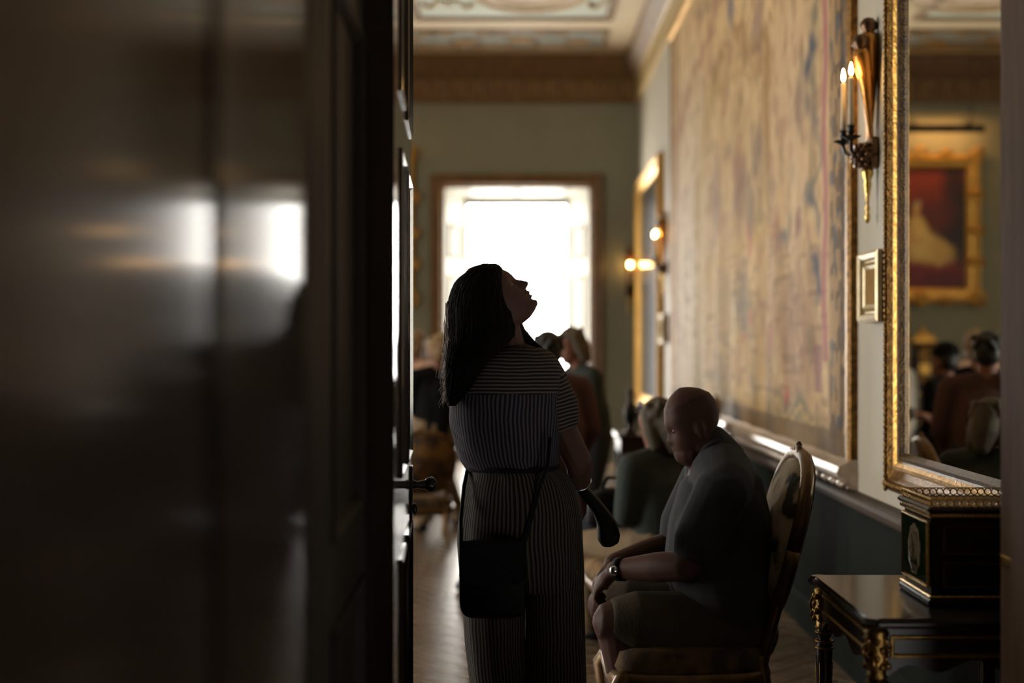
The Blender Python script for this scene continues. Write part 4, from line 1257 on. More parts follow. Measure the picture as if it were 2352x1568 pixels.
# ================================================================== PEOPLE
# head: rings from chin to crown; profile (u along head axis from nasion, f forward), measured on a real face
PROF_U = [-.126, -.1186, -.1088, -.0972, -.0890, -.0818, -.0770, -.0685, -.0626, -.0545, -.0485, -.0435, -.0379, -.0320, -.0263, -.0190, -.0127, -.006, 0, .0131, .0288, .0515, .0693, .090, .105, .114, .119]
PROF_F = [-.040, -.0139, .0040, .0080, .0020, -.0020, .0085, .0010, .0090, .0040, .0035, .0140, .0199, .0190, .0170, .0110, .0068, .003, 0, .0005, -.002, -.012, -.0181, -.036, -.056, -.074, -.090]
BASE_F = [-.040, -.0160, -.0040, -.0030, -.0040, -.005, -.005, -.005, -.005, -.006, -.007, -.007, -.008, -.008, -.008, -.008, -.007, -.006, -.005, -.0035, -.005, -.013, -.0185, -.036, -.056, -.074, -.090]
def head_verts(n=44, sc=1.0, nose=1.0):
    us = np.unique(np.concatenate([np.linspace(-.126, .119, 46), PROF_U]))
    W = lambda u: np.interp(u, [-.126, -.119, -.105, -.09, -.06, -.03, 0, .03, .07, .095, .11, .119], [.012, .030, .043, .051, .062, .070, .074, .077, .071, .052, .030, .008])
    BK = lambda u: np.interp(u, [-.126, -.11, -.09, -.06, -.03, 0, .03, .07, .095, .11, .119], [.03, .01, -.02, -.055, -.082, -.095, -.099, -.088, -.062, -.035, -.006])
    rings = []
    for u in us:
        fp = np.interp(u, PROF_U, PROF_F) + .092
        fb = np.interp(u, PROF_U, BASE_F) + .092
        w, bk = W(u), BK(u)
        bump = max(0.0, fp - fb) * nose
        sig = .010 if -.05 < u < .0 else (.017 if -.09 < u <= -.05 else .022)
        if -.047 < u < -.030: sig = .0135
        row = []
        for j in range(n):
            a = 2 * math.pi * j / n
            ca, sa = math.cos(a), math.sin(a)
            l = w * math.copysign(abs(sa) ** .92, sa)
            f = fb * ca ** 1 if ca > 0 else -bk * ca
            if ca > 0:
                f = fb * (ca ** .72)
                f += bump * math.exp(-(l / sig) ** 2)
                # eye sockets and cheek
                f -= .010 * math.exp(-(((abs(l) - .031) / .014) ** 2 + ((u + .004) / .011) ** 2))
                f += .004 * math.exp(-(((abs(l) - .036) / .018) ** 2 + ((u + .045) / .02) ** 2))
            row.append(Vector((f * sc, l * sc, u * sc)))
        rings.append(row)
    return rings
def head_into(b, c, fdir, udir, sc=1.0, nose=1.0, ears=True):
    """add a head: c = centre at nasion height, fdir forward, udir up"""
    f = Vector(fdir).normalized(); u = Vector(udir); u = (u - f * u.dot(f)).normalized(); l = u.cross(f)
    T = lambda p: Vector(c) + f * p.x + l * p.y + u * p.z
    b.rings([[T(p) for p in r] for r in head_verts(sc=sc, nose=nose)])
    if ears:
        Mx = Matrix((f, l, u)).transposed()
        for s in (-1, 1):
            b.ell(T(Vector((-.005, s * .075, -.022)) * sc), (.017 * sc, .009 * sc, .031 * sc), 10, 8, Mx)
            b.ell(T(Vector((-.004, s * .073, -.048)) * sc), (.009 * sc, .007 * sc, .010 * sc), 8, 6, Mx)
    return T
def eyes(T, parent, sc=1.0):
    for s in (-1, 1):
        b = B(); b.ell(T(Vector((.0665, s * .031, -.005)) * sc), .0115 * sc, 10, 8); b.build('eye', M['eye'], parent, True)
M['eye'] = mat('eye', (.05, .04, .035), (.02, .015, .012), rough=.3, scale=40)

def hand_into(b, wrist, palm_dir, up, curl=.5, side=1, sc=1.0):
    """palm, four unequal fingers with knuckle bends and a thumb off the side of the palm"""
    d = Vector(palm_dir).normalized(); u = Vector(up); u = (u - d * u.dot(d)).normalized(); s = d.cross(u) * side
    w = Vector(wrist)
    k = [w + d * .085 * sc + s * x * sc for x in (-.030, -.010, .011, .030)]
    b.tube([w, w + d * .05 * sc - s * .015 * sc, k[0]], [.021 * sc, .020 * sc, .013 * sc], 8)
    b.tube([w, w + d * .05 * sc, k[1]], [.021 * sc, .021 * sc, .014 * sc], 8)
    b.tube([w, w + d * .05 * sc + s * .015 * sc, k[2]], [.021 * sc, .020 * sc, .014 * sc], 8)
    b.tube([w, w + d * .05 * sc + s * .022 * sc, k[3]], [.020 * sc, .018 * sc, .012 * sc], 8)
    for q, (p, ln) in enumerate(zip(k, (.068, .080, .076, .060))):
        a1, a2, a3 = curl * .7, curl * 1.7, curl * 2.5
        pts = [p]
        for a, fr in ((a1, .45), (a2, .32), (a3, .23)):
            pts.append(pts[-1] + (d * math.cos(a) - u * math.sin(a)) * ln * fr * sc)
        b.tube(pts, [.0098 * sc, .0092 * sc, .0086 * sc, .0075 * sc], 8)
    t0 = w + d * .03 * sc - s * .024 * sc
    t1 = t0 + (d * .55 - s * .75 - u * .35).normalized() * .035 * sc
    t2 = t1 + (d * .85 - s * .25 - u * .45).normalized() * .030 * sc
    t3 = t2 + (d * .9 - u * .5).normalized() * .024 * sc
    b.tube([t0, t1, t2, t3], [.014 * sc, .0115 * sc, .0105 * sc, .0085 * sc], 8)

def strands(rows, r0, r1, n=5):
    b = B()
    for pts in rows:
        m = len(pts)
        b.tube(pts, [r0 + (r1 - r0) * k / (m - 1) for k in range(m)], n, caps=False)
    return b

# ------------------------------------------------------------------ the woman in stripes (in focus)
YW = 4.54
def Q(px, py, dy=0.0, Y=YW):
    """point at the woman's depth measured in the photograph's pixels, pushed dy metres in depth"""
    p = P(px, py, Y)
    return Vector((p.x, p.y + dy, p.z))
SW = F / YW
fW, uW = Vector((.768, 0, .64)), Vector((-.64, 0, .768))
PK = 1.0
cW = Q(1182, 640) - fW * .092
b = B()
TW = head_into(b, cW, fW, uW, 1.0, 1.3)
b.tube([Q(1150, 712), Q(1158, 755), Q(1165, 800)], [.050, .052, .060], 14)
b.tube([Q(1168, 800), Q(1170, 900), Q(1176, 1060), Q(1190, 1180)], [.06, .11, .10, .12], 16)
b.tube([Q(1165, 815), Q(1110, 840), Q(1090, 855, .03)], [.06, .055, .05], 12)
b.tube([Q(1165, 815), Q(1230, 838), Q(1250, 858, 0)], [.06, .055, .05], 12)
# right arm (towards the viewer's right): elbow out, forearm forward
sh, el, wr = Q(1250, 862), Q(1331, 1066, .02), Q(1336, 1128, .16)
b.tube([sh, Q(1282, 965, .01), el], [.050, .048, .044], 14)
b.tube([el, (el + wr) / 2, wr], [.044, .040, .028], 12)
hand_into(b, wr, Vector((.05, .35, -.8)), Vector((1, .2, .1)), .6, 1)
sh2, el2, wr2 = Q(1092, 858, .03), Q(1085, 1050, .12), Q(1150, 1100, .24)
b.tube([sh2, el2], [.050, .042], 12); b.tube([el2, wr2], [.042, .028], 12)
hand_into(b, wr2, Vector((.8, .25, -.3)), Vector((0, 1, .3)), .7, -1)
for s, hx, kx, ax in ((-1, 1135, 1132, 1128), (1, 1265, 1272, 1268)):
    hp, kn = Q(hx, 1200), Q(kx, 1455)
    an = Vector((Q(ax, 1568).x, YW + .02, .08))
    b.tube([hp, kn, an], [.085, .055, .038], 14)
    b.tube([an + Vector((0, -.05, -.04)), an + Vector((0, .05, -.045)), an + Vector((.01, .15, -.055))], [.030, .032, .022], 10)
me = fuse(b, .0032, 1, .3)
wom = link('person', me, M['skin_shaded'])
tag(wom, 'long-haired woman in a striped jumpsuit gazing up in the doorway', 'person')
eyes(TW, wom)

M['stripe_v'] = striped('navy_pinstripe_lengthwise', (.060, .053, .062), (.007, .006, .011), .0115, 0)
M['stripe_h'] = striped('navy_pinstripe_crosswise', (.10, .075, .060), (.008, .0065, .008), .0115, 1)
M['stripe_p'] = striped('pinstripe_trousers', (.065, .052, .040), (.007, .0055, .005), .0118, 0)
def loft(rows, n=40, pw=1.0):
    """rows of (y_px, left_px, right_px, half depth, depth offset) -> elliptical rings"""
    out = []
    for (y, L, R, hd, dy) in rows:
        c = Q((L + R) / 2, y, dy); w = (R - L) / 2 / SW
        ring = []
        for j in range(n):
            a = 2 * math.pi * j / n
            ca, sa = math.cos(a), math.sin(a)
            ring.append(Vector((c.x + w * math.copysign(abs(ca) ** pw, ca), c.y + hd * math.copysign(abs(sa) ** pw, sa), c.z)))
        out.append(ring)
    return out
def dense(rows, k=4):
    rows = np.array(rows, float)
    t = np.arange(len(rows)); tt = np.linspace(0, len(rows) - 1, (len(rows) - 1) * k + 1)
    # smooth (Catmull-like) interpolation
    out = []
    for x in tt:
        i = min(int(x), len(rows) - 2); f = x - i
        p0, p1, p2, p3 = rows[max(i - 1, 0)], rows[i], rows[i + 1], rows[min(i + 2, len(rows) - 1)]
        out.append(.5 * ((2 * p1) + (-p0 + p2) * f + (2 * p0 - 5 * p1 + 4 * p2 - p3) * f * f + (-p0 + 3 * p1 - 3 * p2 + p3) * f ** 3))
    return out
def wrinkle(rings, amp, fu, fv, seed):
    r = random.Random(seed); ph = [r.random() * 6.28 for _ in range(6)]
    for i, ring in enumerate(rings):
        c = sum(ring, Vector()) / len(ring)
        for j, p in enumerate(ring):
            a = 2 * math.pi * j / len(ring)
            k = amp * (math.sin(fu * a + .9 * math.sin(fv * i + ph[0]) + ph[1]) * .6 + math.sin(fu * 1.7 * a - fv * i * 1.3 + ph[2]) * .4)
            d = (p - c); d.z = 0
            if d.length > 1e-6: p += d.normalized() * k
    return rings
yoke = dense([(797, 1140, 1240, .060, -.005), (803, 1112, 1258, .085, -.005), (817, 1085, 1276, .105, -.008), (835, 1064, 1287, .118, -.01), (860, 1048, 1293, .126, -.012), (885, 1038, 1294, .130, -.014), (903, 1033, 1294, .132, -.014)], 4)
B().rings(wrinkle(loft(yoke), .0015, 3, .5, 1), uv=True).build('yoke', M['stripe_h'], wom, True)
bodice = dense([(900, 1034, 1293, .131, -.014), (931, 1032, 1292, .134, -.014), (979, 1036, 1290, .134, -.012), (1026, 1046, 1287, .130, -.008), (1052, 1055, 1285, .124, -.006), (1070, 1066, 1284, .112, -.004), (1080, 1074, 1284, .105, -.002)], 5)
B().rings(wrinkle(loft(bodice), .004, 7, .45, 2), uv=True).build('blouse', M['stripe_v'], wom, True)
def sleeve(pts, rad, name, n=26):
    pts = [Vector(p) for p in pts]
    rings = []
    for i, p in enumerate(pts):
        t = (pts[min(i + 1, len(pts) - 1)] - pts[max(i - 1, 0)]).normalized()
        a = (Vector((0, 1, 0)) - t * t.y).normalized(); c = t.cross(a)
        rings.append([p + (a * math.cos(2 * math.pi * j / n) + c * math.sin(2 * math.pi * j / n)) * rad[i] for j in range(n)])
    return B().rings(wrinkle(rings, .003, 4, .8, 5), uv=True).build(name, M['stripe_h'], wom, True)
sleeve([Q(1228, 838), Q(1246, 856), Q(1259, 882), Q(1268, 908), Q(1276, 930), Q(1282, 955), Q(1290, 980), Q(1293, 988)], [.060, .065, .068, .070, .075, .070, .062, .057], 'sleeve')
sleeve([Q(1112, 835), Q(1096, 850, .01), Q(1086, 880, .03), Q(1082, 930, .07), Q(1081, 975, .09)], [.058, .062, .060, .056, .052], 'sleeve')
tr_rows = dense([(1072, 1076, 1286, .104, 0), (1087, 1077, 1302, .112, 0), (1109, 1070, 1315, .122, 0), (1145, 1062, 1328, .134, 0), (1188, 1054, 1336, .142, 0), (1235, 1050, 1338, .144, 0), (1290, 1055, 1340, .138, 0), (1330, 1060, 1341, .126, 0), (1350, 1064, 1340, .112, 0)], 4)
B().rings(wrinkle(loft(tr_rows, 56, .92), .004, 9, .18, 3), uv=True).build('trousers', M['stripe_p'], wom, True)
ZH = .05
def leg_rows(side):
    out = []
    for y, a_, b_ in ((1265, 1056, 1212), (1330, 1060, 1209), (1400, 1064, 1206), (1471, 1068, 1206), (1568, 1079, 1210), (1660, 1088, 1212), (1785, 1096, 1214)):
        L, R = (a_, b_) if side < 0 else (1206 - 2 + (1206 - b_) * .3, 1341 + (y - 1330) * .03)
        out.append((y, L, R, .105, .012 * side))
    return out
for s in (-1, 1):
    B().rings(wrinkle(loft(dense(leg_rows(s), 4), 40), .004, 6, .2, 4 + s), uv=True).build('trouser_leg', M['stripe_p'], wom, True)
# belt
belt = loft([(1066, 1070, 1285, .112, -.003), (1067, 1068, 1287, .116, -.003), (1079, 1071, 1288, .114, -.003), (1080, 1073, 1286, .110, -.003)], 48)
B().rings(belt, cap=False).build('belt', M['black_cloth'], wom, True)
# hair: main fall plus loose strands
hair_rows = dense([(607, 1110, 1139, .030, -.0), (611, 1100, 1146, .056, 0), (618, 1086, 1151, .074, 0), (628, 1071, 1155, .086, 0), (643, 1052, 1159, .093, 0), (662, 1040, 1163, .097, 0), (684, 1033, 1168, .099, 0), (712, 1030, 1175, .099, -.004), (742, 1031, 1181, .094, -.012), (772, 1034, 1180, .082, -.03), (800, 1033, 1152, .066, -.065), (830, 1030, 1122, .050, -.09), (860, 1029, 1102, .040, -.105), (890, 1030, 1082, .030, -.112), (915, 1033, 1062, .020, -.116), (928, 1036, 1050, .010, -.118)], 4)
hr = loft(hair_rows, 44, .78)
for i, ring in enumerate(hr):
    c = sum(ring, Vector()) / len(ring)
    for j, p in enumerate(ring):
        a = 2 * math.pi * j / len(ring)
        d = p - c; d.z = 0
        if d.length > 1e-6: p += d.normalized() * .0025 * math.sin(a * 23 + i * .35 + math.sin(i * .3) * 2)
hair = B().rings(hr).build('hair', M['hair_dark'], wom, True)
rows = []
R_ = random.Random(3)
for k in range(230):
    # strands start on the crown / back of the head and fall along the outline
    t0 = R_.random()
    x0 = 1030 + 40 * R_.random() ** 1.5; yst = 690 + 70 * R_.random()
    yend = 850 + 85 * R_.random() ** .7
    dep = -.06 + .11 * R_.random()
    ph, am, w = R_.random() * 6.28, 2 + 8 * R_.random(), .035 + .04 * R_.random()
    lean = R_.uniform(-16, 10) if k < 150 else R_.uniform(-24, 0)
    pts = []
    m = 16
    for q in range(m):
        t = q / (m - 1)
        y = yst + (yend - yst) * t
        x = x0 + lean * t + am * t * math.sin(ph + w * (y - yst)) - (4 if t < .5 else 0)
        pts.append(Q(x, y, dep * (1 - .3 * t) - .07 * t))
    rows.append(pts)
for k in range(26):      # short flyaways on the crown and at the neck
    x = R_.uniform(1066, 1112); yb = np.interp(x, [1063, 1083, 1098, 1112], [628, 621, 615, 611])
    ang = R_.uniform(.3, 1.2); ln = R_.uniform(8, 17)
    rows.append([Q(x + ln * q * .5 * math.cos(ang) * (1 if k % 2 else -.2), yb + 3 - ln * q * .5 * math.sin(ang) * .55 + q * q * 1.5, R_.uniform(-.01, .01)) for q in range(3)])
for k in range(12):
    x0_, e = R_.uniform(1196, 1206), R_.uniform(18, 50)
    rows.append([Q(x0_ + e * t + 3 * math.sin(t * 5 + k), 760 + 34 * t + 8 * t * t * R_.random(), .03) for t in (0, .25, .5, .75, 1)])
st_ = strands(rows, .0011, .0005, 4).build('loose_strands', M['hair_strand'] if 'hair_strand' in M else M['hair_dark'], hair, True); st_['kind'] = 'stuff'
rows = []
for k in range(320):      # locks lying on the fall of hair, combed from crown to ends
    j0 = R_.random() * 44; i0 = int(R_.random() ** 2 * 14); i1 = len(hr) - 2 - int(R_.random() * 12)
    ph, am = R_.random() * 6.28, .2 + .7 * R_.random()
    pts = []
    for i in range(i0, i1, 3):
        jj = (j0 + am * math.sin(ph + i * .16)) % 44
        a_, b_ = hr[i][int(jj)], hr[i][(int(jj) + 1) % 44]
        p = a_.lerp(b_, jj - int(jj)); c = sum(hr[i], Vector()) / 44
        d = p - c
        pts.append(p + d.normalized() * (.0008 + .0010 * math.sin(ph + i * .11)))
    if len(pts) > 4: rows.append(pts)
st2_ = strands(rows, .0022, .0012, 4).build('hair_locks', M['hair_dark'], hair, True); st2_['kind'] = 'stuff'
# wisp of hair over the right shoulder
B().tube([Q(1170, 735, .02), Q(1192, 768, .02), Q(1222, 792, .01), Q(1246, 802, .0)], [.035, .026, .016, .006], 10).build('hair_lock', M['hair_dark'], wom, True)
# watch / bracelet
b = B(); ax = (wr - el).normalized(); cwr = el + (wr - el) * .72
a1 = ax.cross(Vector((0, 0, 1))).normalized(); a2 = ax.cross(a1)
b.tube([cwr + (a1 * math.cos(t) + a2 * math.sin(t)) * .037 for t in [2 * math.pi * j / 20 for j in range(21)]], .004, 6, caps=False)
b.build('bracelet', M['steel'], wom, True)

# shoulder bag on her hip, strap across the back
bag = tag(empty('shoulder_bag', Q(1135, 1310, -.17)), 'flat black shoulder bag hanging at the striped woman\'s hip', 'bag')
bl = bag.location.copy()
def rel(b):  # world coords -> bag local
    b.v = [tuple(Vector(p) - bl) for p in b.v]; return b
b = B()
rg = []
for d_, k in ((-.028, .90), (-.022, .98), (-.012, 1), (.012, 1), (.022, .98), (.028, .90)):
    ring = []
    for j in range(32):
        a = 2 * math.pi * j / 32
        ca, sa = math.cos(a), math.sin(a)
        ring.append(Q(1135, 1308, 0) + Vector((.103 * k * math.copysign(abs(ca) ** .35, ca), -.175 + d_, .120 * k * math.copysign(abs(sa) ** .35, sa))))
    rg.append(ring)
rel(b.rings(rg)).build('bag_body', M['black_leather'], bag, True)
b = B(); rg = []
for d_ in (-.033, -.030):
    rg.append([Q(x, y, -.175 + d_ + .003) for x, y in ((1062, 1222), (1208, 1222), (1209, 1300), (1190, 1318), (1082, 1318), (1061, 1300))])
rel(b.rings(rg)).build('flap', M['black_leather'], bag)
rel(B().tube([Q(1205, 1228, -.165), Q(1222, 1170, -.150), Q(1240, 1100, -.128), Q(1256, 1062, -.14), Q(1262, 1000, -.145)], .006, 8)).build('strap', M['black_leather'], bag, True)
rel(B().tube([Q(1064, 1228, -.165), Q(1062, 1180, -.12), Q(1068, 1110, -.07), Q(1074, 1078, -.02)], .006, 8)).build('strap', M['black_leather'], bag, True)
# dark limp bag hanging from her right hand
out = [(1330, 1108), (1348, 1122), (1376, 1150), (1405, 1185), (1424, 1213), (1432, 1243), (1428, 1260), (1408, 1269), (1388, 1268), (1377, 1252), (1377, 1218), (1367, 1187), (1349, 1162), (1332, 1146), (1322, 1126)]
b = B(); rg = []
cxm, cym = 1374, 1190
for d_, k in ((.10, .72), (.115, .93), (.14, 1.0), (.17, 1.0), (.195, .93), (.21, .72)):
    mid = [(np.interp(y, [1108, 1160, 1215, 1268], [1330, 1345, 1392, 1405]), y) for x, y in out]
    rg.append([Q(m_[0] + (x - m_[0]) * k, 1190 + (y - 1190) * (.94 + .06 * k), d_) for (x, y), m_ in zip(out, mid)])
b.rings(rg)
fb = link('held_bag', fuse(b, .006, 6), M['black_leather'])
tag(fb, 'dark limp curved bag dangling from the striped woman\'s right hand', 'bag')

# ------------------------------------------------------------------ the seated bald man
YB = 4.88
SB = F / YB
def R(px, py, dy=0.0):
    p = P(px, py, YB); return Vector((p.x, p.y + dy, p.z))
r_ = lambda q: q / SB
b = B()
fB, uB = Vector((-.93, -.05, -.36)), Vector((-.36, 0, .93))
cB = R(1590, 968)
TB = head_into(b, cB, fB, uB, 1.04, .8)
b.ell(R(1598, 1040), (r_(52), .062, r_(34)), 14, 10)                      # jowl
b.tube([R(1600, 1000), R(1632, 1040), R(1650, 1080)], [.068, .072, .085], 14)
b.tube([R(1650, 1110), R(1660, 1220), R(1665, 1340), R(1690, 1430)], [.12, .15, .15, .13], 16)
hands = []
for s in (-1, 1):
    dy = .20 * s
    shp, elb, wrp = R(1640, 1112, dy), R(1556, 1275, dy * 1.15), R(1412, 1300, dy * .35)
    b.tube([R(1650, 1090, dy * .3), shp], [.08, .07], 12)
    b.tube([shp, (shp + elb) / 2, elb], [.066, .060, .052], 14)
    b.tube([elb, elb + (wrp - elb) * .4, wrp], [.052, .050, .034], 14)
    hand_into(b, wrp, Vector((-.62, -.35 * s, -.62)), Vector((-.6, .2 * s, .6)), .75, s, 1.08)
    hp, kn, an = R(1700, 1440, .10 * s), R(1408, 1408, .16 * s), Vector((R(1440, 0).x, YB + .15 * s, .085))
    b.tube([hp, (hp + kn) / 2, kn], [.110, .100, .080], 16)
    b.tube([kn, kn + (an - kn) * .35 + Vector((.01, 0, 0)), an], [.068, .062, .042], 14)
    b.tube([an + Vector((.04, 0, -.045)), an + Vector((-.06, 0, -.045)), an + Vector((-.16, .01 * s, -.055))], [.036, .038, .028], 10)
me = fuse(b, .006, 3, .4)
man = link('person', me, M['skin_shaded'])
tag(man, 'heavy bald man in a grey polo shirt and khaki shorts sitting hunched forward', 'person')
eyes(TB, man, 1.04)
b = B()
b.tube([R(1636, 1030), R(1650, 1060)], [.082, .098], 16)
b.tube([R(1650, 1072), R(1655, 1100), R(1655, 1200), R(1645, 1300), R(1672, 1390)], [r_(64), r_(94), r_(120), r_(124), r_(108)], 24)
for s in (-1, 1):
    b.tube([R(1652, 1085, .06 * s), R(1648, 1110, .20 * s)], [.11, .092], 16)
    b.tube([R(1655, 1200, .07 * s), R(1650, 1320, .08 * s), R(1675, 1400, .08 * s)], [r_(110), r_(112), r_(100)], 20)
    shp, elb = R(1640, 1112, .20 * s), R(1556, 1275, .23 * s)
    d = elb - shp
    b.tube([shp, shp + d * .45, shp + d * .72], [.092, .086, .080], 16)
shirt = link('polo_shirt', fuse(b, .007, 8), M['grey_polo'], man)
b = B(); pts = [R(1642 + 34 * math.cos(t) , 1030 + 34 * math.sin(t) * .55 - 10 * math.cos(t), .075 * math.sin(t + .6)) for t in [2 * math.pi * j / 24 for j in range(25)]]
b.tube(pts, .012, 8, caps=False); b.build('collar', M['grey_polo'], shirt, True)
b = B()
for s in (-1, 1):
    hp, kn = R(1705, 1440, .10 * s), R(1415, 1405, .16 * s)
    b.tube([hp, hp + (kn - hp) * .2, (hp + kn) / 2, kn + (hp - kn) * .10], [.108, .125, .120, .104], 20)
b.tube([R(1695, 1425, -.08), R(1695, 1425, .08)], [.12, .12], 18)
link('shorts', fuse(b, .007, 6), M['khaki'], man)
b = B(); elb, wrp = R(1556, 1275, -.23), R(1412, 1300, -.07)
ax = (wrp - elb).normalized(); cwr = elb + (wrp - elb) * .93; a1 = ax.cross(Vector((0, 0, 1))).normalized(); a2 = ax.cross(a1)
b.rings([[cwr + ax * o_ + (a1 * math.cos(t) + a2 * math.sin(t)) * q for t in [2 * math.pi * j / 20 for j in range(20)]] for o_, q in ((-.014, .036), (-.014, .041), (.014, .040), (.014, .035))], cap=False)
w_ = b.build('watch', M['black_leather'], man, True)
b = B(); b.ell(cwr + a1 * -.04, (.017, .012, .017), 12, 8); b.build('watch_face', M['steel'], w_, True)
for s in (-1, 1):
    b = B(); an = Vector((R(1440, 0).x, YB + .15 * s, .085))
    b.tube([an + Vector((.055, 0, -.045)), an + Vector((-.05, 0, -.040)), an + Vector((-.17, .01 * s, -.05))], [.041, .044, .034], 12)
    for i_, p in enumerate(b.v): b.v[i_] = (p[0], p[1], max(p[2], .002))
    b.build('shoe', M['black_leather'], man, True)

# ------------------------------------------------------------------ other visitors
def visitor(label, x, y, h, face, top, legs='trousers', bottom='navy_cloth', hairm='hair_black', hair='short', lean=0.0, look=(0, 0), head_off=0.0, sit=None, arms='down', vox=.010, stride=.0, topkey='jacket', feet=None, bulk=1.0, forearms=False, cap=False):
    fwd = Vector((math.cos(face), math.sin(face), 0)); lef = Vector((-fwd.y, fwd.x, 0)); up = Vector((0, 0, 1))
    o = Vector((x, y, 0))
    pz = .52 * h if sit is None else sit + .10
    J = lambda f, l, z: o + fwd * f + lef * l + up * z
    tz = lambda q: pz + (q - .52) * h
    pel = J(0, 0, pz)
    ch = J(lean * .6, 0, tz(.72)); nk = J(lean, 0, tz(.825)); hd = J(lean + head_off + .02, 0, tz(.925))
    b = B()
    hf = (fwd * math.cos(look[0]) + lef * math.sin(look[0])); hf = hf * math.cos(look[1]) + up * math.sin(look[1])
    hu = up * math.cos(look[1]) - (fwd * math.cos(look[0]) + lef * math.sin(look[0])) * math.sin(look[1])
    T = head_into(b, hd, hf, hu, .98)
    b.tube([ch, nk, hd - hu * .03], [.07, .056, .052], 12)
    b.tube([pel, J(lean * .3, 0, tz(.62)), ch], [.11, .10, .12], 14)
    jk, sk = B(), B()
    jk.tube([J(0, 0, pz + .0), J(lean * .3, 0, tz(.62)), ch, J(lean * .9, 0, tz(.785))], [.145 * bulk, .145 * bulk, .14 * bulk, .08], 18)
    for s in (-1, 1):
        jk.tube([J(0, .06 * s, pz + .0), J(lean * .3, .07 * s, tz(.64)), J(lean * .7, .10 * s, tz(.76))], [.13 * bulk, .125 * bulk, .085], 16)
        shp = J(lean * .8, .185 * s * bulk, tz(.785))
        b.tube([ch, shp], [.07, .055], 10); jk.tube([J(lean * .85, .05 * s, tz(.80)), shp], [.075, .068], 12)
        if arms == 'down':
            el_, wr_ = J(lean * .5 - .02, .235 * s * bulk, tz(.625)), J(lean * .4 + .10, .20 * s * bulk, tz(.50))
        elif arms == 'front':
            el_, wr_ = J(lean * .5 + .02, .22 * s * bulk, tz(.63)), J(lean * .5 + .26, .08 * s, tz(.62))
        else:
            el_, wr_ = J(lean * .5 + .02, .24 * s, tz(.63)), J(lean + .26, .07 * s, tz(.80))
        b.tube([shp, el_], [.05, .042], 10); b.tube([el_, wr_], [.042, .028], 10)
        hand_into(b, wr_, (wr_ - el_), fwd if arms == 'down' else up, .55, s)
        jk.tube([shp, (shp + el_) / 2, el_], [.072, .066, .058], 12)
        if not forearms: jk.tube([el_, el_ + (wr_ - el_) * .85], [.056, .044], 12)
        if sit is None:
            fx = stride * s
            an = J(fx, .10 * s, .08) if feet is None else Vector((*feet[0 if s < 0 else 1], .08))
            hp = J(0, .085 * s, pz); kn = (hp + an) / 2 + fwd * .03
            kn.z = .29 * h
        else:
            hp = J(.02, .095 * s, sit + .08); kn = J(.44, .13 * s, sit + .07); an = J(.42, .13 * s, .08)
        b.tube([hp, kn, an], [.085, .055, .038], 12)
        toe = fwd
        b.tube([an - toe * .04 - up * .045, an + toe * .06 - up * .045, an + toe * .15 - up * .055], [.030, .034, .025], 8)
        if legs == 'trousers':
            sk.tube([hp + up * .03, (hp + kn) / 2, kn, kn + (an - kn) * .5, an + up * .0], [.125 * bulk, .105 * bulk, .085, .075, .068], 14)
        sh_ = B(); sh_.tube([an - toe * .05 - up * .04, an + toe * .06 - up * .038, an + toe * .17 - up * .05], [.040, .043, .032], 10)
        for i_, p in enumerate(sh_.v): sh_.v[i_] = (p[0], p[1], max(p[2], .002))
        J_ = (sh_,)
        shoes.append(sh_)
    if legs == 'skirt':
        n = 24
        for zz in (0,):
            sk.rings([[J(q * .8 * math.cos(2 * math.pi * j / n), q * math.sin(2 * math.pi * j / n), z) for j in range(n)] for q, z in ((.14, pz + .10), (.19, pz - .05), (.22, pz - .25), (.25, pz - .45), (.24, pz - .46))])
    else:
        sk.tube([J(0, -.07, pz + .02), J(0, .07, pz + .02)], [.135 * bulk, .135 * bulk], 14)
    ob = link('person', fuse(b, vox, 2, .4), M['skin'])
    tag(ob, label, 'person', 'visitors about the room')
    link(topkey, fuse(jk, .012, 6), M[top], ob)
    link('skirt' if legs == 'skirt' else 'trousers', fuse(sk, .012, 6), M[bottom], ob)
    for sh_ in shoes: sh_.build('shoe', M['black_leather'], ob, True)
    shoes.clear()
    if hair:
        hb = B()
        Mx = Matrix((hf.normalized(), hu.cross(hf).normalized(), hu.normalized())).transposed()
        hb.ell(T(Vector((-.022, 0, .035))), (.092, .086, .092), 18, 12, Mx)
        hb.ell(T(Vector((-.045, 0, -.015))), (.066, .080, .075), 16, 10, Mx)
        if hair in ('bob', 'long'):
            for s in (-1, 1):
                hb.tube([T(Vector((-.01, .070 * s, .05))), T(Vector((-.02, .080 * s, -.04))), T(Vector((-.03, .078 * s, -.115)))], [.03, .034, .026], 10)
            hb.tube([T(Vector((-.06, 0, .03))), T(Vector((-.075, 0, -.06))), T(Vector((-.085, 0, -.12 if hair == 'bob' else -.24)))], [.07, .07, .05], 12)
        if hair == 'bun':
            hb.ell(T(Vector((-.075, 0, .10))), (.045, .045, .042), 12, 8, Mx)
        # tousled edge
        for k in range(24 if hair != 'cropped' else 0):
            a = 2 * math.pi * k / 24
            hb.ell(T(Vector((-.03 + .085 * math.cos(a), .080 * math.sin(a), .05 + .03 * math.sin(k * 2.3)))), (.02, .02, .025), 7, 5)
        link('hair', fuse(hb, .008, 4), M[hairm], ob)
    if cap:
        cbm = B()
        Mx = Matrix((hf.normalized(), hu.cross(hf).normalized(), hu.normalized())).transposed()
        cbm.ell(T(Vector((-.012, 0, .055))), (.106, .092, .080), 18, 12, Mx)
        cbm.ell(T(Vector((.095, 0, .040))), (.065, .070, .009), 16, 6, Mx)
        link('cap', fuse(cbm, .006, 3), M['black_cloth'], ob)
    return ob, T
shoes = []
PI = math.pi
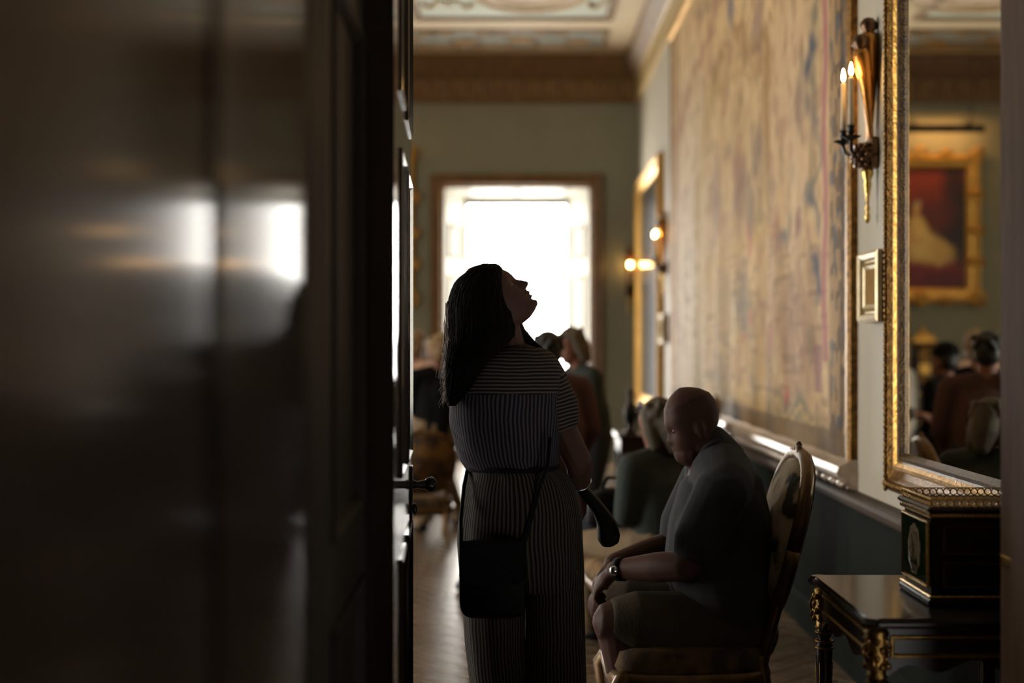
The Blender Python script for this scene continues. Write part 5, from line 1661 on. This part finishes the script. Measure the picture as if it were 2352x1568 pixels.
# grey-haired woman seated beyond the bald man
gw, Tg = visitor('grey-haired woman in a muted green top sitting left of the bald man\'s head', .69, 6.75, 1.42, PI * .70, 'teal_cloth', bottom='tan_cloth', hairm='hair_grey', hair='bob', sit=.40, lean=.05, arms='front', topkey='jersey', look=(.1, -.25))
b = B()
for s in (-1, 1):
    b.ell(Tg(Vector((.055, .032 * s, .105))), (.012, .026, .020), 10, 7)
b.tube([Tg(Vector((.045, .078, .07))), Tg(Vector((.06, .03, .11))), Tg(Vector((.06, -.03, .11))), Tg(Vector((.045, -.078, .07)))], .004, 6)
b.build('sunglasses', M['blue_lens'], gw, True)
hbg = tag(empty('handbag', (.46, 6.78, .63)), 'dark handbag with bright clasp on the grey-haired woman\'s lap', 'bag')
b = B(); b.rings([[(.15 * k * math.copysign(abs(math.cos(a)) ** .5, math.cos(a)), .10 * k * math.copysign(abs(math.sin(a)) ** .5, math.sin(a)), z) for a in [2 * math.pi * j / 24 for j in range(24)]] for k, z in ((.9, -.035), (1, -.02), (1.0, .06), (.8, .12), (.4, .14))]); b.build('bag_body', M['black_leather'], hbg, True)
B().tube([(-.09, 0, .11), (-.05, 0, .19), (.05, 0, .19), (.09, 0, .11)], .009, 8).build('handle', M['black_leather'], hbg, True)
b = B(); b.ell((.08, -.10, .0), (.018, .012, .024), 10, 6); b.build('clasp', M['steel'], hbg, True)
# stooping visitor in dark green in front of the window's right edge
visitor('stooping grey-haired visitor in a dark green jacket before the window\'s right edge', .465, 9.9, 1.57, PI + .35, 'green_cloth', hairm='hair_grey', hair='bob', lean=.07, head_off=.05, look=(.1, -.35), arms='front', bulk=1.12)
# plum shirt, back to the mirror
visitor('dark-haired man in a plum shirt, head just showing past the striped woman\'s shoulder', .165, 8.35, 1.53, PI * .62, 'plum_cloth', hairm='hair_black', hair='short', arms='down', topkey='shirt', bulk=1.15, feet=[(.26, 8.4), (-.30, 8.25)], lean=.03)
# black coat and cap (seen in the mirror)
visitor('person in a long black coat and black peaked cap reflected in the tall mirror', -.195, 10.35, 1.455, PI * .28, 'black_cloth', bottom='black_cloth', legs='skirt', hairm='hair_black', hair='cropped', cap=True, topkey='coat')
# pale shirt and dark waistcoat (seen in the mirror's left edge)
visitor('light-haired visitor in a pale shirt at the left edge of the tall mirror', -.03, 11.15, 1.53, PI * .25, 'pale_cloth', bottom='navy_cloth', hairm='hair_grey', hair='bob', topkey='shirt')
# blonde in black by the door leaf, salmon shirt behind
visitor('blonde visitor in a black top between the door leaf and the window', -.655, 11.1, 1.53, PI * .62, 'black_cloth', bottom='tan_cloth', hairm='hair_blonde', hair='bun', arms='front', topkey='top', feet=[(-.78, 11.05), (-.50, 11.45)], look=(.3, 0))
visitor('visitor in a salmon pink shirt at the edge of the open door leaf', -.90, 11.9, 1.58, PI * .4, 'salmon_cloth', bottom='navy_cloth', hairm='hair_blonde', hair='short', topkey='shirt')
